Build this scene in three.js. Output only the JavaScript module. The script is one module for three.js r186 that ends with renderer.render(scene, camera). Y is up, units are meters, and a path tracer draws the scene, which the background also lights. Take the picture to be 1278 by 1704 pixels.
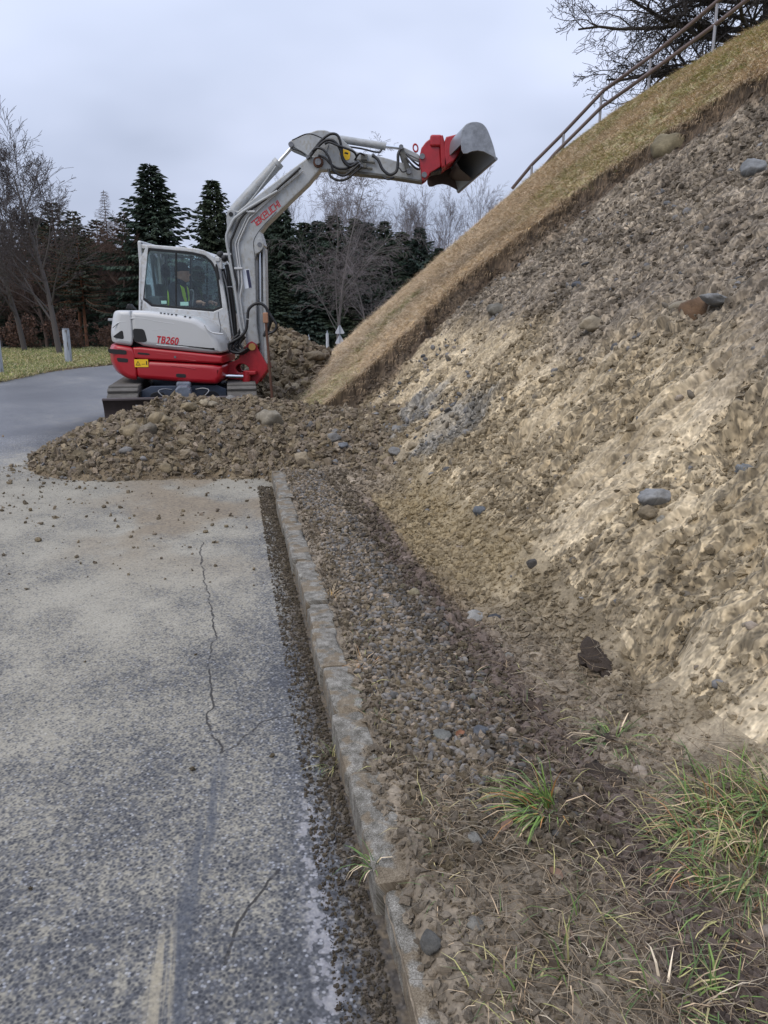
import * as THREE from 'three';
import { mergeGeometries, toCreasedNormals, mergeVertices } from 'three/addons/utils/BufferGeometryUtils.js';
import { RoundedBoxGeometry } from 'three/addons/geometries/RoundedBoxGeometry.js';
import { MarchingCubes } from 'three/addons/objects/MarchingCubes.js';
import { TextGeometry } from 'three/addons/geometries/TextGeometry.js';
import { FontLoader } from 'three/addons/loaders/FontLoader.js';

// ------------------------------------------------------------------ camera, sky, sun, exposure
const scene = new THREE.Scene();
const camera = new THREE.PerspectiveCamera(67.3, 768 / 1024, 0.05, 900);
camera.position.set(0, 1.6, 0);
camera.rotation.set(THREE.MathUtils.degToRad(-14.7), 0, 0);
const renderer = new THREE.WebGLRenderer({ antialias: true });
renderer.setSize(768, 1024);
renderer.toneMapping = THREE.LinearToneMapping;
renderer.toneMappingExposure = 1.2;
renderer.shadowMap.enabled = true;

// ------------------------------------------------------------------ noise and random numbers
function rng(seed) { let a = seed >>> 0; return () => { a = (a + 0x6d2b79f5) | 0; let t = Math.imul(a ^ (a >>> 15), 1 | a); t = (t + Math.imul(t ^ (t >>> 7), 61 | t)) ^ t; return ((t ^ (t >>> 14)) >>> 0) / 4294967296; }; }
const PERM = new Uint8Array(1024), RND = new Float32Array(256);
{ const r = rng(77); const p = [...Array(256).keys()]; for (let i = 255; i > 0; i--) { const j = Math.floor(r() * (i + 1)); [p[i], p[j]] = [p[j], p[i]]; } for (let i = 0; i < 1024; i++) PERM[i] = p[i & 255]; for (let i = 0; i < 256; i++) RND[i] = r(); }
const hash2 = (i, j) => PERM[(PERM[i & 255] + j) & 255];
function noise(x, y) {                                             // value noise, 0..1
  const i = Math.floor(x), j = Math.floor(y), fx = x - i, fy = y - j, u = fx * fx * (3 - 2 * fx), v = fy * fy * (3 - 2 * fy);
  const a = RND[hash2(i, j)], b = RND[hash2(i + 1, j)], c = RND[hash2(i, j + 1)], d = RND[hash2(i + 1, j + 1)];
  return a + (b - a) * u + (c - a) * v + (a - b - c + d) * u * v;
}
function fbm(x, y, o = 4) { let s = 0, a = 0.5, n = 0; for (let k = 0; k < o; k++) { s += a * noise(x, y); n += a; a *= 0.5; const t = x * 1.62 - y * 1.17 + 17.3; y = x * 1.17 + y * 1.62 + 5.1; x = t; } return s / n; }
let cellId = 0, cellX = 0, cellY = 0;
function cell(x, y) {                                              // distance to the nearest jittered point
  const i = Math.floor(x), j = Math.floor(y); let best = 9;
  for (let b = j - 1; b <= j + 1; b++) for (let a = i - 1; a <= i + 1; a++) { const h = hash2(a, b), dx = a + RND[h] - x, dy = b + RND[PERM[h + 91]] - y, d = dx * dx + dy * dy; if (d < best) { best = d; cellId = h; cellX = dx; cellY = dy; } }
  return Math.sqrt(best);
}
const facet = (x, y, k) => { cell(x, y); const h = cellId; return RND[PERM[h + 17]] - 0.5 + k * ((RND[PERM[h + 29]] - 0.5) * cellX + (RND[PERM[h + 43]] - 0.5) * cellY); };
const sst = (a, b, x) => { const t = Math.min(1, Math.max(0, (x - a) / (b - a))); return t * t * (3 - 2 * t); };
const lerp = (a, b, t) => a + (b - a) * t;
const clamp = (x, a, b) => Math.min(b, Math.max(a, x));
const smax = (a, b, k) => { const h = Math.max(k - Math.abs(a - b), 0) / k; return Math.max(a, b) + h * h * k * 0.25; };
function table(pts, x) { if (x <= pts[0][0]) return pts[0][1]; for (let i = 1; i < pts.length; i++) if (x <= pts[i][0]) return lerp(pts[i - 1][1], pts[i][1], (x - pts[i - 1][0]) / (pts[i][0] - pts[i - 1][0])); return pts[pts.length - 1][1]; }
const lin = (c) => { c /= 255; return c <= 0.04045 ? c / 12.92 : Math.pow((c + 0.055) / 1.055, 2.4); };
const rgb = (r, g, b) => [lin(r), lin(g), lin(b)];

// overcast sky: a pale blue-violet cloud sheet, a little brighter towards the zenith
{
  const W = 1024, H = 512, d = new Float32Array(W * H * 4);
  for (let j = 0; j < H; j++) {
    const el = (j + 0.5) / H * Math.PI - Math.PI / 2, y = Math.sin(el);
    for (let i = 0; i < W; i++) {
      const az = (i + 0.5) / W * 2 * Math.PI, cx = Math.cos(az) * Math.cos(el), cz = Math.sin(az) * Math.cos(el), k = 1.5 / (Math.max(y, 0) + 0.28);
      const n = fbm(cx * k + 7, cz * k * 1.3 + 3, 5), m = fbm(cx * k * 0.45 + 20, cz * k * 0.5 + 9, 3);
      const v = 0.87 + 0.52 * (n - 0.5) + 0.5 * (m - 0.5) + 0.85 * Math.pow(Math.max(y, 0), 1.4);
      const warm = 0.07 * (n - 0.42), o = (j * W + i) * 4;
      const g = y < 0 ? 0.35 : 1;
      d[o] = (0.565 + warm) * v * g; d[o + 1] = (0.635 + warm * 0.5) * v * g; d[o + 2] = 0.815 * v * g; d[o + 3] = 1;
    }
  }
  const sky = new THREE.DataTexture(d, W, H, THREE.RGBAFormat, THREE.FloatType);
  sky.mapping = THREE.EquirectangularReflectionMapping; sky.magFilter = THREE.LinearFilter; sky.minFilter = THREE.LinearFilter; sky.needsUpdate = true;
  scene.background = sky; scene.environment = sky;
}
const sun = new THREE.DirectionalLight(0xfff2df, 1.3);
sun.name = 'sun'; sun.position.set(-14, 26, 9); sun.target.position.set(0, 0, -8); sun.castShadow = true; sun.shadow.radius = 60;
sun.shadow.mapSize.set(4096, 4096); Object.assign(sun.shadow.camera, { left: -30, right: 30, top: 30, bottom: -30, near: 1, far: 90 });
scene.add(sun, sun.target);

// ------------------------------------------------------------------ naming and building helpers
const taken = new Map();
function numbered(n) { const k = taken.get(n) ?? 0; taken.set(n, k + 1); return k ? n + '_' + String(k).padStart(3, '0') : n; }
function tag(o, label, category, group, kind) { if (label) o.userData.label = label; if (category) o.userData.category = category; if (group) o.userData.group = group; if (kind) o.userData.kind = kind; return o; }
function plainGeo(g) { g = g.index ? g.toNonIndexed() : g; for (const k of Object.keys(g.attributes)) if (!['position', 'normal', 'uv'].includes(k)) g.deleteAttribute(k); if (!g.attributes.uv) g.setAttribute('uv', new THREE.BufferAttribute(new Float32Array(g.attributes.position.count * 2), 2)); if (!g.attributes.normal) g.computeVertexNormals(); g.morphAttributes = {}; return g; }
function join(gs) { return Array.isArray(gs) ? (gs.length === 1 ? gs[0] : mergeGeometries(gs.map(plainGeo))) : gs; }
function obj(name, geos, mat, parent) {
  const m = new THREE.Mesh(join(geos), mat); m.castShadow = m.receiveShadow = true;
  m.name = parent ? name : numbered(name); (parent ?? scene).add(m); return m;
}
function thing(name, label, category, pos = [0, 0, 0], turn = 0, group) {
  const o = new THREE.Group(); o.name = numbered(name); o.position.set(...pos); o.rotation.y = turn; scene.add(o); return tag(o, label, category, group);
}
function sub(name, parent) { const o = new THREE.Group(); o.name = name; parent.add(o); return o; }
const V = (x, y, z) => new THREE.Vector3(x, y, z);
function mat(r, g, b, rough = 0.7, extra = {}) { const m = new THREE.MeshPhysicalMaterial({ roughness: rough, side: THREE.DoubleSide, ...extra }); m.color.setRGB(lin(r), lin(g), lin(b)); return m; }
function shapeOf(pts) { const s = new THREE.Shape(); pts.forEach((p, i) => (i ? s.lineTo(p[0], p[1]) : s.moveTo(p[0], p[1]))); s.closePath(); return s; }
function plate(pts, z0, z1, bevel = 0.006, holes = []) {          // a flat outline with thickness and softened edges
  const s = shapeOf(pts); for (const h of holes) s.holes.push(shapeOf(h));
  const g = new THREE.ExtrudeGeometry(s, { depth: Math.max(z1 - z0 - 2 * bevel, 0.0005), bevelEnabled: bevel > 0, bevelSize: bevel, bevelOffset: -bevel, bevelThickness: bevel, bevelSegments: 2, curveSegments: 8 });
  g.translate(0, 0, z0 + bevel); return g;
}
function chaikin(pts, n = 1, q = 0.25) { for (let k = 0; k < n; k++) { const o = []; pts.forEach((p, i) => { const r = pts[(i + 1) % pts.length]; o.push([lerp(p[0], r[0], q), lerp(p[1], r[1], q)], [lerp(p[0], r[0], 1 - q), lerp(p[1], r[1], 1 - q)]); }); pts = o; } return pts; }
function insetPoly(pts, b) {
  let area = 0; pts.forEach((p, i) => { const q = pts[(i + 1) % pts.length]; area += p[0] * q[1] - q[0] * p[1]; });
  const sg = Math.sign(area);
  return pts.map((p, i) => {
    const a = pts[(i + pts.length - 1) % pts.length], c = pts[(i + 1) % pts.length];
    const n1 = [-(p[1] - a[1]), p[0] - a[0]], n2 = [-(c[1] - p[1]), c[0] - p[0]]; const l1 = Math.hypot(...n1) || 1, l2 = Math.hypot(...n2) || 1;
    let nx = n1[0] / l1 + n2[0] / l2, ny = n1[1] / l1 + n2[1] / l2; const l = Math.hypot(nx, ny) || 1; const k = Math.min(1.6, 2 / l);
    return [p[0] + nx / l * b * sg * k, p[1] + ny / l * b * sg * k];
  });
}
function shell(pts, z0, z1, b, bend) {                             // a panel lofted across the machine, edges rounded, optionally bent in plan
  const secs = [[z0, b], [z0 + b * 0.08, b * 0.62], [z0 + b * 0.3, b * 0.28], [z0 + b * 0.62, b * 0.08], [z0 + b, 0]];
  const nmid = bend ? 10 : 1; for (let k = 1; k < nmid; k++) secs.push([lerp(z0 + b, z1 - b, k / nmid), 0]);
  secs.push([z1 - b, 0], [z1 - b * 0.62, b * 0.08], [z1 - b * 0.3, b * 0.28], [z1 - b * 0.08, b * 0.62], [z1, b]);
  const P = [], idx = [], n = pts.length;
  for (const [z, i] of secs) for (const p of insetPoly(pts, i)) { const q = bend ? bend(p[0], p[1], z) : p; P.push(q[0], q[1], z); }
  for (let k = 0; k < secs.length - 1; k++) for (let i = 0; i < n; i++) { const a = k * n + i, c = k * n + (i + 1) % n; idx.push(a, c, a + n, c, c + n, a + n); }
  const tri = THREE.ShapeUtils.triangulateShape(pts.map((p) => new THREE.Vector2(p[0], p[1])), []);
  const last = (secs.length - 1) * n; for (const t of tri) { idx.push(t[2], t[1], t[0]); idx.push(last + t[0], last + t[1], last + t[2]); }
  const g = new THREE.BufferGeometry(); g.setAttribute('position', new THREE.Float32BufferAttribute(P, 3)); g.setIndex(idx);
  const c = toCreasedNormals(g, 0.7); return plainGeo(c);
}
function cyl(a, b, r, r2 = r, n = 14) {
  const d = V().subVectors(b, a), L = d.length(), g = new THREE.CylinderGeometry(r2, r, L, n);
  g.applyQuaternion(new THREE.Quaternion().setFromUnitVectors(V(0, 1, 0), d.normalize())); const c = V().addVectors(a, b).multiplyScalar(0.5); g.translate(c.x, c.y, c.z); return g;
}
function tube(pts, r, seg = 0, rad = 8) { return new THREE.TubeGeometry(new THREE.CatmullRomCurve3(pts.map((p) => (p.isVector3 ? p : V(...p))), false, 'centripetal'), seg || pts.length * 7, r, rad); }
function pipe(pts, r, rad = 8) {                                    // straight runs with short bends
  const c = new THREE.CurvePath(), v = pts.map((p) => V(...p)); let prev = v[0];
  for (let i = 1; i < v.length - 1; i++) { const k = Math.min(0.04, prev.distanceTo(v[i]) * 0.4, v[i].distanceTo(v[i + 1]) * 0.4); const a = v[i].clone().lerp(prev, k / v[i].distanceTo(prev)), b = v[i].clone().lerp(v[i + 1], k / v[i].distanceTo(v[i + 1])); c.add(new THREE.LineCurve3(prev, a)); c.add(new THREE.QuadraticBezierCurve3(a, v[i], b)); prev = b; }
  c.add(new THREE.LineCurve3(prev, v[v.length - 1])); return new THREE.TubeGeometry(c, pts.length * 12, r, rad);
}
function box(x, y, z, w, h, d, r = 0.008) { const g = new RoundedBoxGeometry(w, h, d, 2, Math.min(r, w / 2.1, h / 2.1, d / 2.1)); g.translate(x, y, z); return g; }
function dataTex(W, H, fill, srgb = true) {                        // fill(i, j, out) writes r, g, b in 0..255
  const d = new Uint8Array(W * H * 4), o = [0, 0, 0]; for (let j = 0; j < H; j++) for (let i = 0; i < W; i++) { fill(i, j, o); const k = (j * W + i) * 4; d[k] = clamp(o[0], 0, 255); d[k + 1] = clamp(o[1], 0, 255); d[k + 2] = clamp(o[2], 0, 255); d[k + 3] = 255; }
  const t = new THREE.DataTexture(d, W, H); t.magFilter = THREE.LinearFilter; t.minFilter = THREE.LinearMipmapLinearFilter; t.generateMipmaps = true; t.wrapS = t.wrapT = THREE.RepeatWrapping; if (srgb) t.colorSpace = THREE.SRGBColorSpace; t.needsUpdate = true; return t;
}
// tileable value noise for repeating grain
function tnoise(x, y, p) { const i = Math.floor(x), j = Math.floor(y), fx = x - i, fy = y - j, u = fx * fx * (3 - 2 * fx), v = fy * fy * (3 - 2 * fy), w = (k) => ((k % p) + p) % p; const a = RND[hash2(w(i), w(j) + p)], b = RND[hash2(w(i + 1), w(j) + p)], c = RND[hash2(w(i), w(j + 1) + p)], d = RND[hash2(w(i + 1), w(j + 1) + p)]; return a + (b - a) * u + (c - a) * v + (a - b - c + d) * u * v; }
function grainTile(N, octs, lo, hi) { const f = (i, j) => { let s = 0, n = 0; for (const [p, a] of octs) { s += a * tnoise(i / N * p, j / N * p, p); n += a; } return s / n; }; return dataTex(N, N, (i, j, o) => { const t = lerp(lo, hi, clamp((f(i, j) - 0.5) * 1.9 + 0.5, 0, 1)); o[0] = o[1] = o[2] = t; }); }
const soilGrain = grainTile(1024, [[16, 0.7], [40, 0.9], [96, 1], [200, 0.9], [250, 0.6]], 182, 255);
const soilBump = soilGrain.clone(); soilBump.colorSpace = THREE.NoColorSpace; soilBump.needsUpdate = true;
const grimeTile = grainTile(512, [[5, 1], [13, 1], [37, 0.8], [120, 0.6]], 196, 255);

// world <-> road axes: s runs along the road, l to the side towards the bank
const DX = -0.19, DZ = -0.9818, NX = 0.9818, NZ = -0.19;
const wx = (s, l) => DX * s + NX * l, wz = (s, l) => DZ * s + NZ * l;
const rs = (x, z) => DX * x + DZ * z, rl = (x, z) => NX * x + NZ * z;

// ------------------------------------------------------------------ terrain
const profile = (e) => { e -= 0.75; if (e <= 0) return 0; const k = 4.9; if (e < k) return 0.839 * e; const d = Math.min(e - k, 5); return 0.839 * k + 0.839 * d - 0.5 * 0.14 * d * d + (e - k - d) * 0.14; };
const bendAway = (s) => (s > 12 ? 0.024 * (s - 12) ** 2 : 0);
const cutEdge = [[0.4, 10.5], [1.33, 10.25], [2, 10.25], [2.5, 10.35], [3, 10.65], [3.5, 10.4], [3.95, 9.95], [4.5, 9.7], [4.75, 9.2], [5.02, 8.8], [5.26, 8.3], [5.44, 7.85], [6, 6.5], [6.5, 5.4], [7, 4], [7.4, 1], [8, -12]];
const edgeIn = (s, l) => table(cutEdge, l) - s + 0.32 * (fbm(s * 1.6 + 40, l * 1.6, 3) - 0.5) + 0.22 * (noise(l * 5.3, s * 5.1 + 9) - 0.5) + 0.14 * (noise(l * 13, s * 13) - 0.5);
const hillH = (s, l) => profile(l - bendAway(s));
const vergeH = (s, l) => 0.085 + 0.045 * sst(2.3, 1.7, s + 0.5 * (noise(s * 6, l * 9) - 0.5)) - 0.06 * sst(0.43, 0.34 + 0.05 * noise(s * 9, 2), l) + 0.025 * (fbm(s * 1.7, l * 2.3 + 8, 3) - 0.5) - 0.05 * sst(0.95, 1.25, l) * sst(1.6, 3, s);
function scraped(s, l) { return sst(0.50, 0.60, fbm(s * 2.9 + 11, l * 1.5 + 4, 3) + 0.16 * (noise(s * 11, l * 4.5) - 0.5)) * sst(3.3, 2.5, l); }
function groundParts(s, l) {
  const e = edgeIn(s, l), inside = 0.45 * sst(-0.03, 0.05, e) + 0.55 * sst(-0.02, 0.10 + 0.9 * Math.pow(fbm(s * 2.3 + 7, l * 2.3, 2), 2), e), hill = hillH(s, l), verge = vergeH(s, l);
  const dep = 0.26 + 0.2 * sst(3.4, 1.3, l) + 0.22 * (fbm(s * 0.8 + 3, l * 0.8, 3) - 0.5)
  const bank = hill - dep * inside, cut = inside * sst(0.02, 0.3, bank - verge + 0.12);
  return { e, inside, verge, bank, cut };
}
const pits = [[...[7.139, 2.869], 0.09, 0.13], [...[5.772, 2.895], 0.06, 0.1], [...[4.844, 3.111], 0.12, 0.14], [...[5.381, 2.071], 0.10, 0.10], [...[4.607, 2.166], 0.11, 0.09], [...[3.236, 2.446], 0.18, 0.16], [...[2.647, 1.645], 0.13, 0.10], [...[8.1, 1.84], 0.2, 0.08], [...[6.79, 1.967], 0.2, 0.08]];
function relief(s, l) {                                             // torn facets drawn out along the pull of the bucket, crumbly between the scraped plates
  const sc = scraped(s, l), rough = 1 - 0.6 * sc, a = s + 0.16 * (fbm(s * 2.7 + 4, l * 2.7, 3) - 0.5) + 0.10 * l, b = l + 0.16 * (fbm(s * 2.9, l * 2.9 + 12, 3) - 0.5), c = a + 0.05 * (noise(s * 14, l * 14) - 0.5), d = b + 0.05 * (noise(s * 14 + 7, l * 14 + 3) - 0.5);
  const low = sst(4.6, 3, l);
  const bil = (x, y) => 1 - 2 * Math.abs(noise(x, y) - 0.5) * 1.4;
  const tooth = 0.010 * sc * Math.sin(a * 84 + 3 * noise(b * 1.5, a * 2)) * sst(0.35, 0.6, noise(a * 2.6 + 31, b * 1.4));
  const big = tooth + 0.12 * (fbm(s * 1.5 + 50, l * 1.3, 3) - 0.5) + (0.4 + 0.6 * low) * (0.034 * (bil(a * 3.1 + 9, b * 1.5) - 0.5) + 0.022 * (bil(c * 6.5, d * 3.0 + 20) - 0.5));
  const flake = 0.032 * facet(a * 5.2, b * 2.9, 0.9) + 0.030 * (0.35 + 0.65 * rough) * facet(c * 11, d * 5.5 + 3, 1.2) + 0.026 * rough * facet(c * 24 + 6, d * 13, 1.3);
  return (big + flake + rough * (0.022 * (bil(s * 17, l * 13) - 0.5) + 0.022 * (fbm(s * 40, l * 40, 2) - 0.5))) * sst(1.55, 1.95, l);
}
function groundH(s, l, flat) {
  const g = groundParts(s, l); let h = smax(g.verge, g.bank, 0.16);
  if (g.cut > 0.01) {
    if (!flat) h += relief(s, l) * g.cut;
    for (const [ps, pl, pr, pd] of pits) { const q = Math.hypot(s - ps, (l - pl) * 1.2); if (q < pr * 1.6) h -= pd * sst(pr * 1.5, pr * 0.55, q + 0.03 * (noise(s * 22, l * 22) - 0.5)); }
  }
  const v = 1 - g.cut;
  if (g.inside > 0.3 || l < 1.2) h += v * (0.014 * (0.5 - cell(s * 22, l * 22)) + 0.016 * (fbm(s * 12, l * 12, 3) - 0.5)) * sst(-0.2, 0.3, g.e);
  h += 0.05 * (1 - g.inside) * (fbm(s * 2.2, l * 2.2, 3) - 0.5) * sst(0.8, 1.2, l);
  return h;
}
const lenses = [[8.1, 1.84], [6.729, 2.005]];
function groundColor(s, l, out) {
  const g = groundParts(s, l), n1 = fbm(s * 1.1 + 2, l * 1.1 + 6, 4), n2 = fbm(s * 6, l * 6 + 3, 3), n3 = noise(s * 31, l * 31);
  const sc = scraped(s, l);
  // exposed clay: pale yellow loam below, greyer gravelly till above, blue-grey clay lenses near the far toe
  const up = sst(2.45, 3.05, l + 0.9 * (n1 - 0.5) + 0.3 * (n2 - 0.5));
  let c = [lerp(146, 117, up), lerp(132, 107, up), lerp(107, 93, up)];
  const k = sc * (1 - up * 0.8) * (0.6 + 0.5 * n2); c = [c[0] + 26 * k, c[1] + 25 * k, c[2] + 23 * k];
  const t = (n2 - 0.5) * 58 + (n3 - 0.5) * 24 + (n1 - 0.5) * 34; c = [c[0] + t, c[1] + t * 0.96, c[2] + t * 0.86];
  const lens = Math.max(...lenses.map(([ps, pl]) => sst(0.52, 0.24, Math.hypot((s - ps) * 0.8, (l - pl) * 1.1) + 0.5 * (fbm(s * 5 + 70, l * 3 + 30, 3) - 0.5)))) * (0.4 + 0.5 * n3); c = [lerp(c[0], 118, lens), lerp(c[1], 117, lens), lerp(c[2], 114, lens)];
  // topsoil band below the turf
  const top = sst(0.50 + 0.35 * (n1 - 0.5), 0.16, g.e) * sst(-0.15, 0.0, g.e); c = [lerp(c[0], 66 + 22 * n2, top), lerp(c[1], 54 + 20 * n2, top), lerp(c[2], 43 + 16 * n2, top)];
  // verge: dark humus with pale crumbs
  const w = (1 - g.cut) * sst(-0.1, 0.25, g.e); const h = n2 * 42 + n3 * 22; const dk = sst(0.8, 0.98, l + 0.2 * (n1 - 0.5)) * sst(1.25, 1.1, l) * sst(7, 5, s);
  c = [lerp(c[0], 112 - 34 * dk + h, w), lerp(c[1], 101 - 35 * dk + h * 0.95, w), lerp(c[2], 85 - 26 * dk + h * 0.88, w)];
  // sandy run-out between gravel and toe
  const run = sst(1.02, 1.12, l) * sst(1.75, 1.45, l) * sst(3.2, 4.2, s) * sst(6.8, 6, s) * (0.5 + 0.7 * n2); c = [lerp(c[0], 158, run), lerp(c[1], 141, run), lerp(c[2], 108, run)];
  // thatch of the uncut slope
  const gr = sst(0.02, -0.08, g.e); const gy = sst(5.0, 6.6, l) * (0.5 + n1), gn = sst(0.55, 0.7, fbm(s * 0.8 + 90, l * 0.8, 3));
  c = [lerp(c[0], 164 - 18 * gy - 12 * gn + t * 0.6, gr), lerp(c[1], 141 + t * 0.55, gr), lerp(c[2], 106 - 12 * gy + t * 0.4, gr)];
  out[0] = lin(clamp(c[0], 8, 235)); out[1] = lin(clamp(c[1], 8, 230)); out[2] = lin(clamp(c[2], 6, 225));
}
function field(s0, s1, l0, l1, step, H, C, uvScale = 1.1, push = null) {           // a height field in road axes with vertex colours
  const ns = Math.round((s1 - s0) / step[0]) + 1, nl = Math.round((l1 - l0) / step[1]) + 1, P = new Float32Array(ns * nl * 3), K = new Float32Array(ns * nl * 3), U = new Float32Array(ns * nl * 2), I = new Uint32Array((ns - 1) * (nl - 1) * 6), c = [0, 0, 0];
  let q = 0;
  for (let i = 0; i < ns; i++) for (let j = 0; j < nl; j++) {
    const s = lerp(s0, s1, i / (ns - 1)), l = lerp(l0, l1, j / (nl - 1)), k = i * nl + j;
    const o = push ? push(s, l) : 0, lo = l - 0.64 * o; P[k * 3] = wx(s, lo); P[k * 3 + 1] = H(s, l) + 0.77 * o; P[k * 3 + 2] = wz(s, lo); C(s, l, c); K[k * 3] = c[0]; K[k * 3 + 1] = c[1]; K[k * 3 + 2] = c[2]; U[k * 2] = s / uvScale; U[k * 2 + 1] = l * 1.3 / uvScale;
    if (i < ns - 1 && j < nl - 1) { I[q++] = k; I[q++] = k + nl; I[q++] = k + 1; I[q++] = k + 1; I[q++] = k + nl; I[q++] = k + nl + 1; }
  }
  const g = new THREE.BufferGeometry(); g.setAttribute('position', new THREE.BufferAttribute(P, 3)); g.setAttribute('color', new THREE.BufferAttribute(K, 3)); g.setAttribute('uv', new THREE.BufferAttribute(U, 2)); g.setIndex(new THREE.BufferAttribute(I, 1));
  // wind every face to look up, whatever the axes
  const a = V().fromArray(P, 0), b = V().fromArray(P, nl * 3), d = V().fromArray(P, 3); if (V().crossVectors(b.sub(a), d.sub(a)).y < 0) for (let i = 0; i < I.length; i += 3) { const t = I[i]; I[i] = I[i + 1]; I[i + 1] = t; }
  g.computeVertexNormals(); return g;
}
const soilMat = new THREE.MeshStandardMaterial({ roughness: 0.95, vertexColors: true, map: soilGrain, bumpMap: soilBump, bumpScale: 0.007, side: THREE.DoubleSide });
const flatMat = new THREE.MeshStandardMaterial({ roughness: 1, vertexColors: true, map: soilGrain, bumpMap: soilBump, bumpScale: 0.012, side: THREE.DoubleSide });

// meadow and forest floor reaching past the trees
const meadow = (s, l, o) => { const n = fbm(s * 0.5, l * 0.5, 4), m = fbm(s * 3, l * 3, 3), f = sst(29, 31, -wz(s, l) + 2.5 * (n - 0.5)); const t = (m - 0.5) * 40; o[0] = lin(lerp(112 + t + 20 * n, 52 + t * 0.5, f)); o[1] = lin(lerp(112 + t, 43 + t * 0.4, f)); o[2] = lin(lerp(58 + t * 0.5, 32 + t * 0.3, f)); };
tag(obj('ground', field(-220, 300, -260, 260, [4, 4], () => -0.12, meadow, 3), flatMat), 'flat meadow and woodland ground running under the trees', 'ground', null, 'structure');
const roadLeft = [[-6, -5.3], [10, -5.5], [18.8, -5.2], [22.4, -4.7], [24.5, -3.8], [30, -0.8], [38, 6], [52, 20]], roadRight = [[-6, 0.31], [12, 0.31], [15, 0.6], [20, 2], [26, 5], [32, 9.5], [38, 15], [52, 32]];
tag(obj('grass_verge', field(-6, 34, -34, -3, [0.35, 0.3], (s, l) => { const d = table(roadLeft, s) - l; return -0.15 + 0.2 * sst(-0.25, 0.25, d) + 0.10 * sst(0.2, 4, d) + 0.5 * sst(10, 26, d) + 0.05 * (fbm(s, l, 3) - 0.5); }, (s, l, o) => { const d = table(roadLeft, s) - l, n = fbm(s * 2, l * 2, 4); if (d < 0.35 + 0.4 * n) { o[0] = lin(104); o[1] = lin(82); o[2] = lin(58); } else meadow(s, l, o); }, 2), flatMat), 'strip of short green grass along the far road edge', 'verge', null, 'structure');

// road: asphalt aggregate under a film of beige clay
const crack = [[[4.642, -0.237], [4.123, -0.181], [3.703, -0.157], [3.299, -0.174], [2.961, -0.155], [2.915, -0.171], [2.745, -0.137], [2.63, -0.097]], [[2.621, -0.097], [2.682, -0.041], [2.803, 0.031], [2.841, 0.081], [2.849, 0.166]], [[1.972, 0.073], [1.862, -0.001], [1.783, -0.06], [1.649, -0.099]], [[4.642, -0.237], [5.288, -0.277], [5.749, -0.249]]];
const segs = crack.flatMap((c) => c.slice(1).map((p, i) => [...c[i], ...p]));
function crackDist(s, l) { let b = 9; const js = s + 0.03 * (fbm(s * 16, l * 16, 3) - 0.5), jl = l + 0.045 * (fbm(s * 13 + 9, l * 13 + 4, 4) - 0.5); for (const [a, c, e, f] of segs) { if (js < Math.min(a, e) - 0.05 || js > Math.max(a, e) + 0.05) continue; const dx = e - a, dy = f - c, t = clamp(((js - a) * dx + (jl - c) * dy) / (dx * dx + dy * dy), 0, 1); b = Math.min(b, Math.hypot(js - a - t * dx, jl - c - t * dy)); } return b; }
const cover = [[0, 0.26], [1.6, 0.32], [2.4, 0.46], [3.2, 0.60], [4.5, 0.68], [6, 0.76], [7.6, 0.95], [8.6, 0.62], [10, 0.34], [13, 0.24], [40, 0.18]];
const roadOut = [0, 0, 0, 0, 0];                                        // r, g, b, roughness, height
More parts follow.
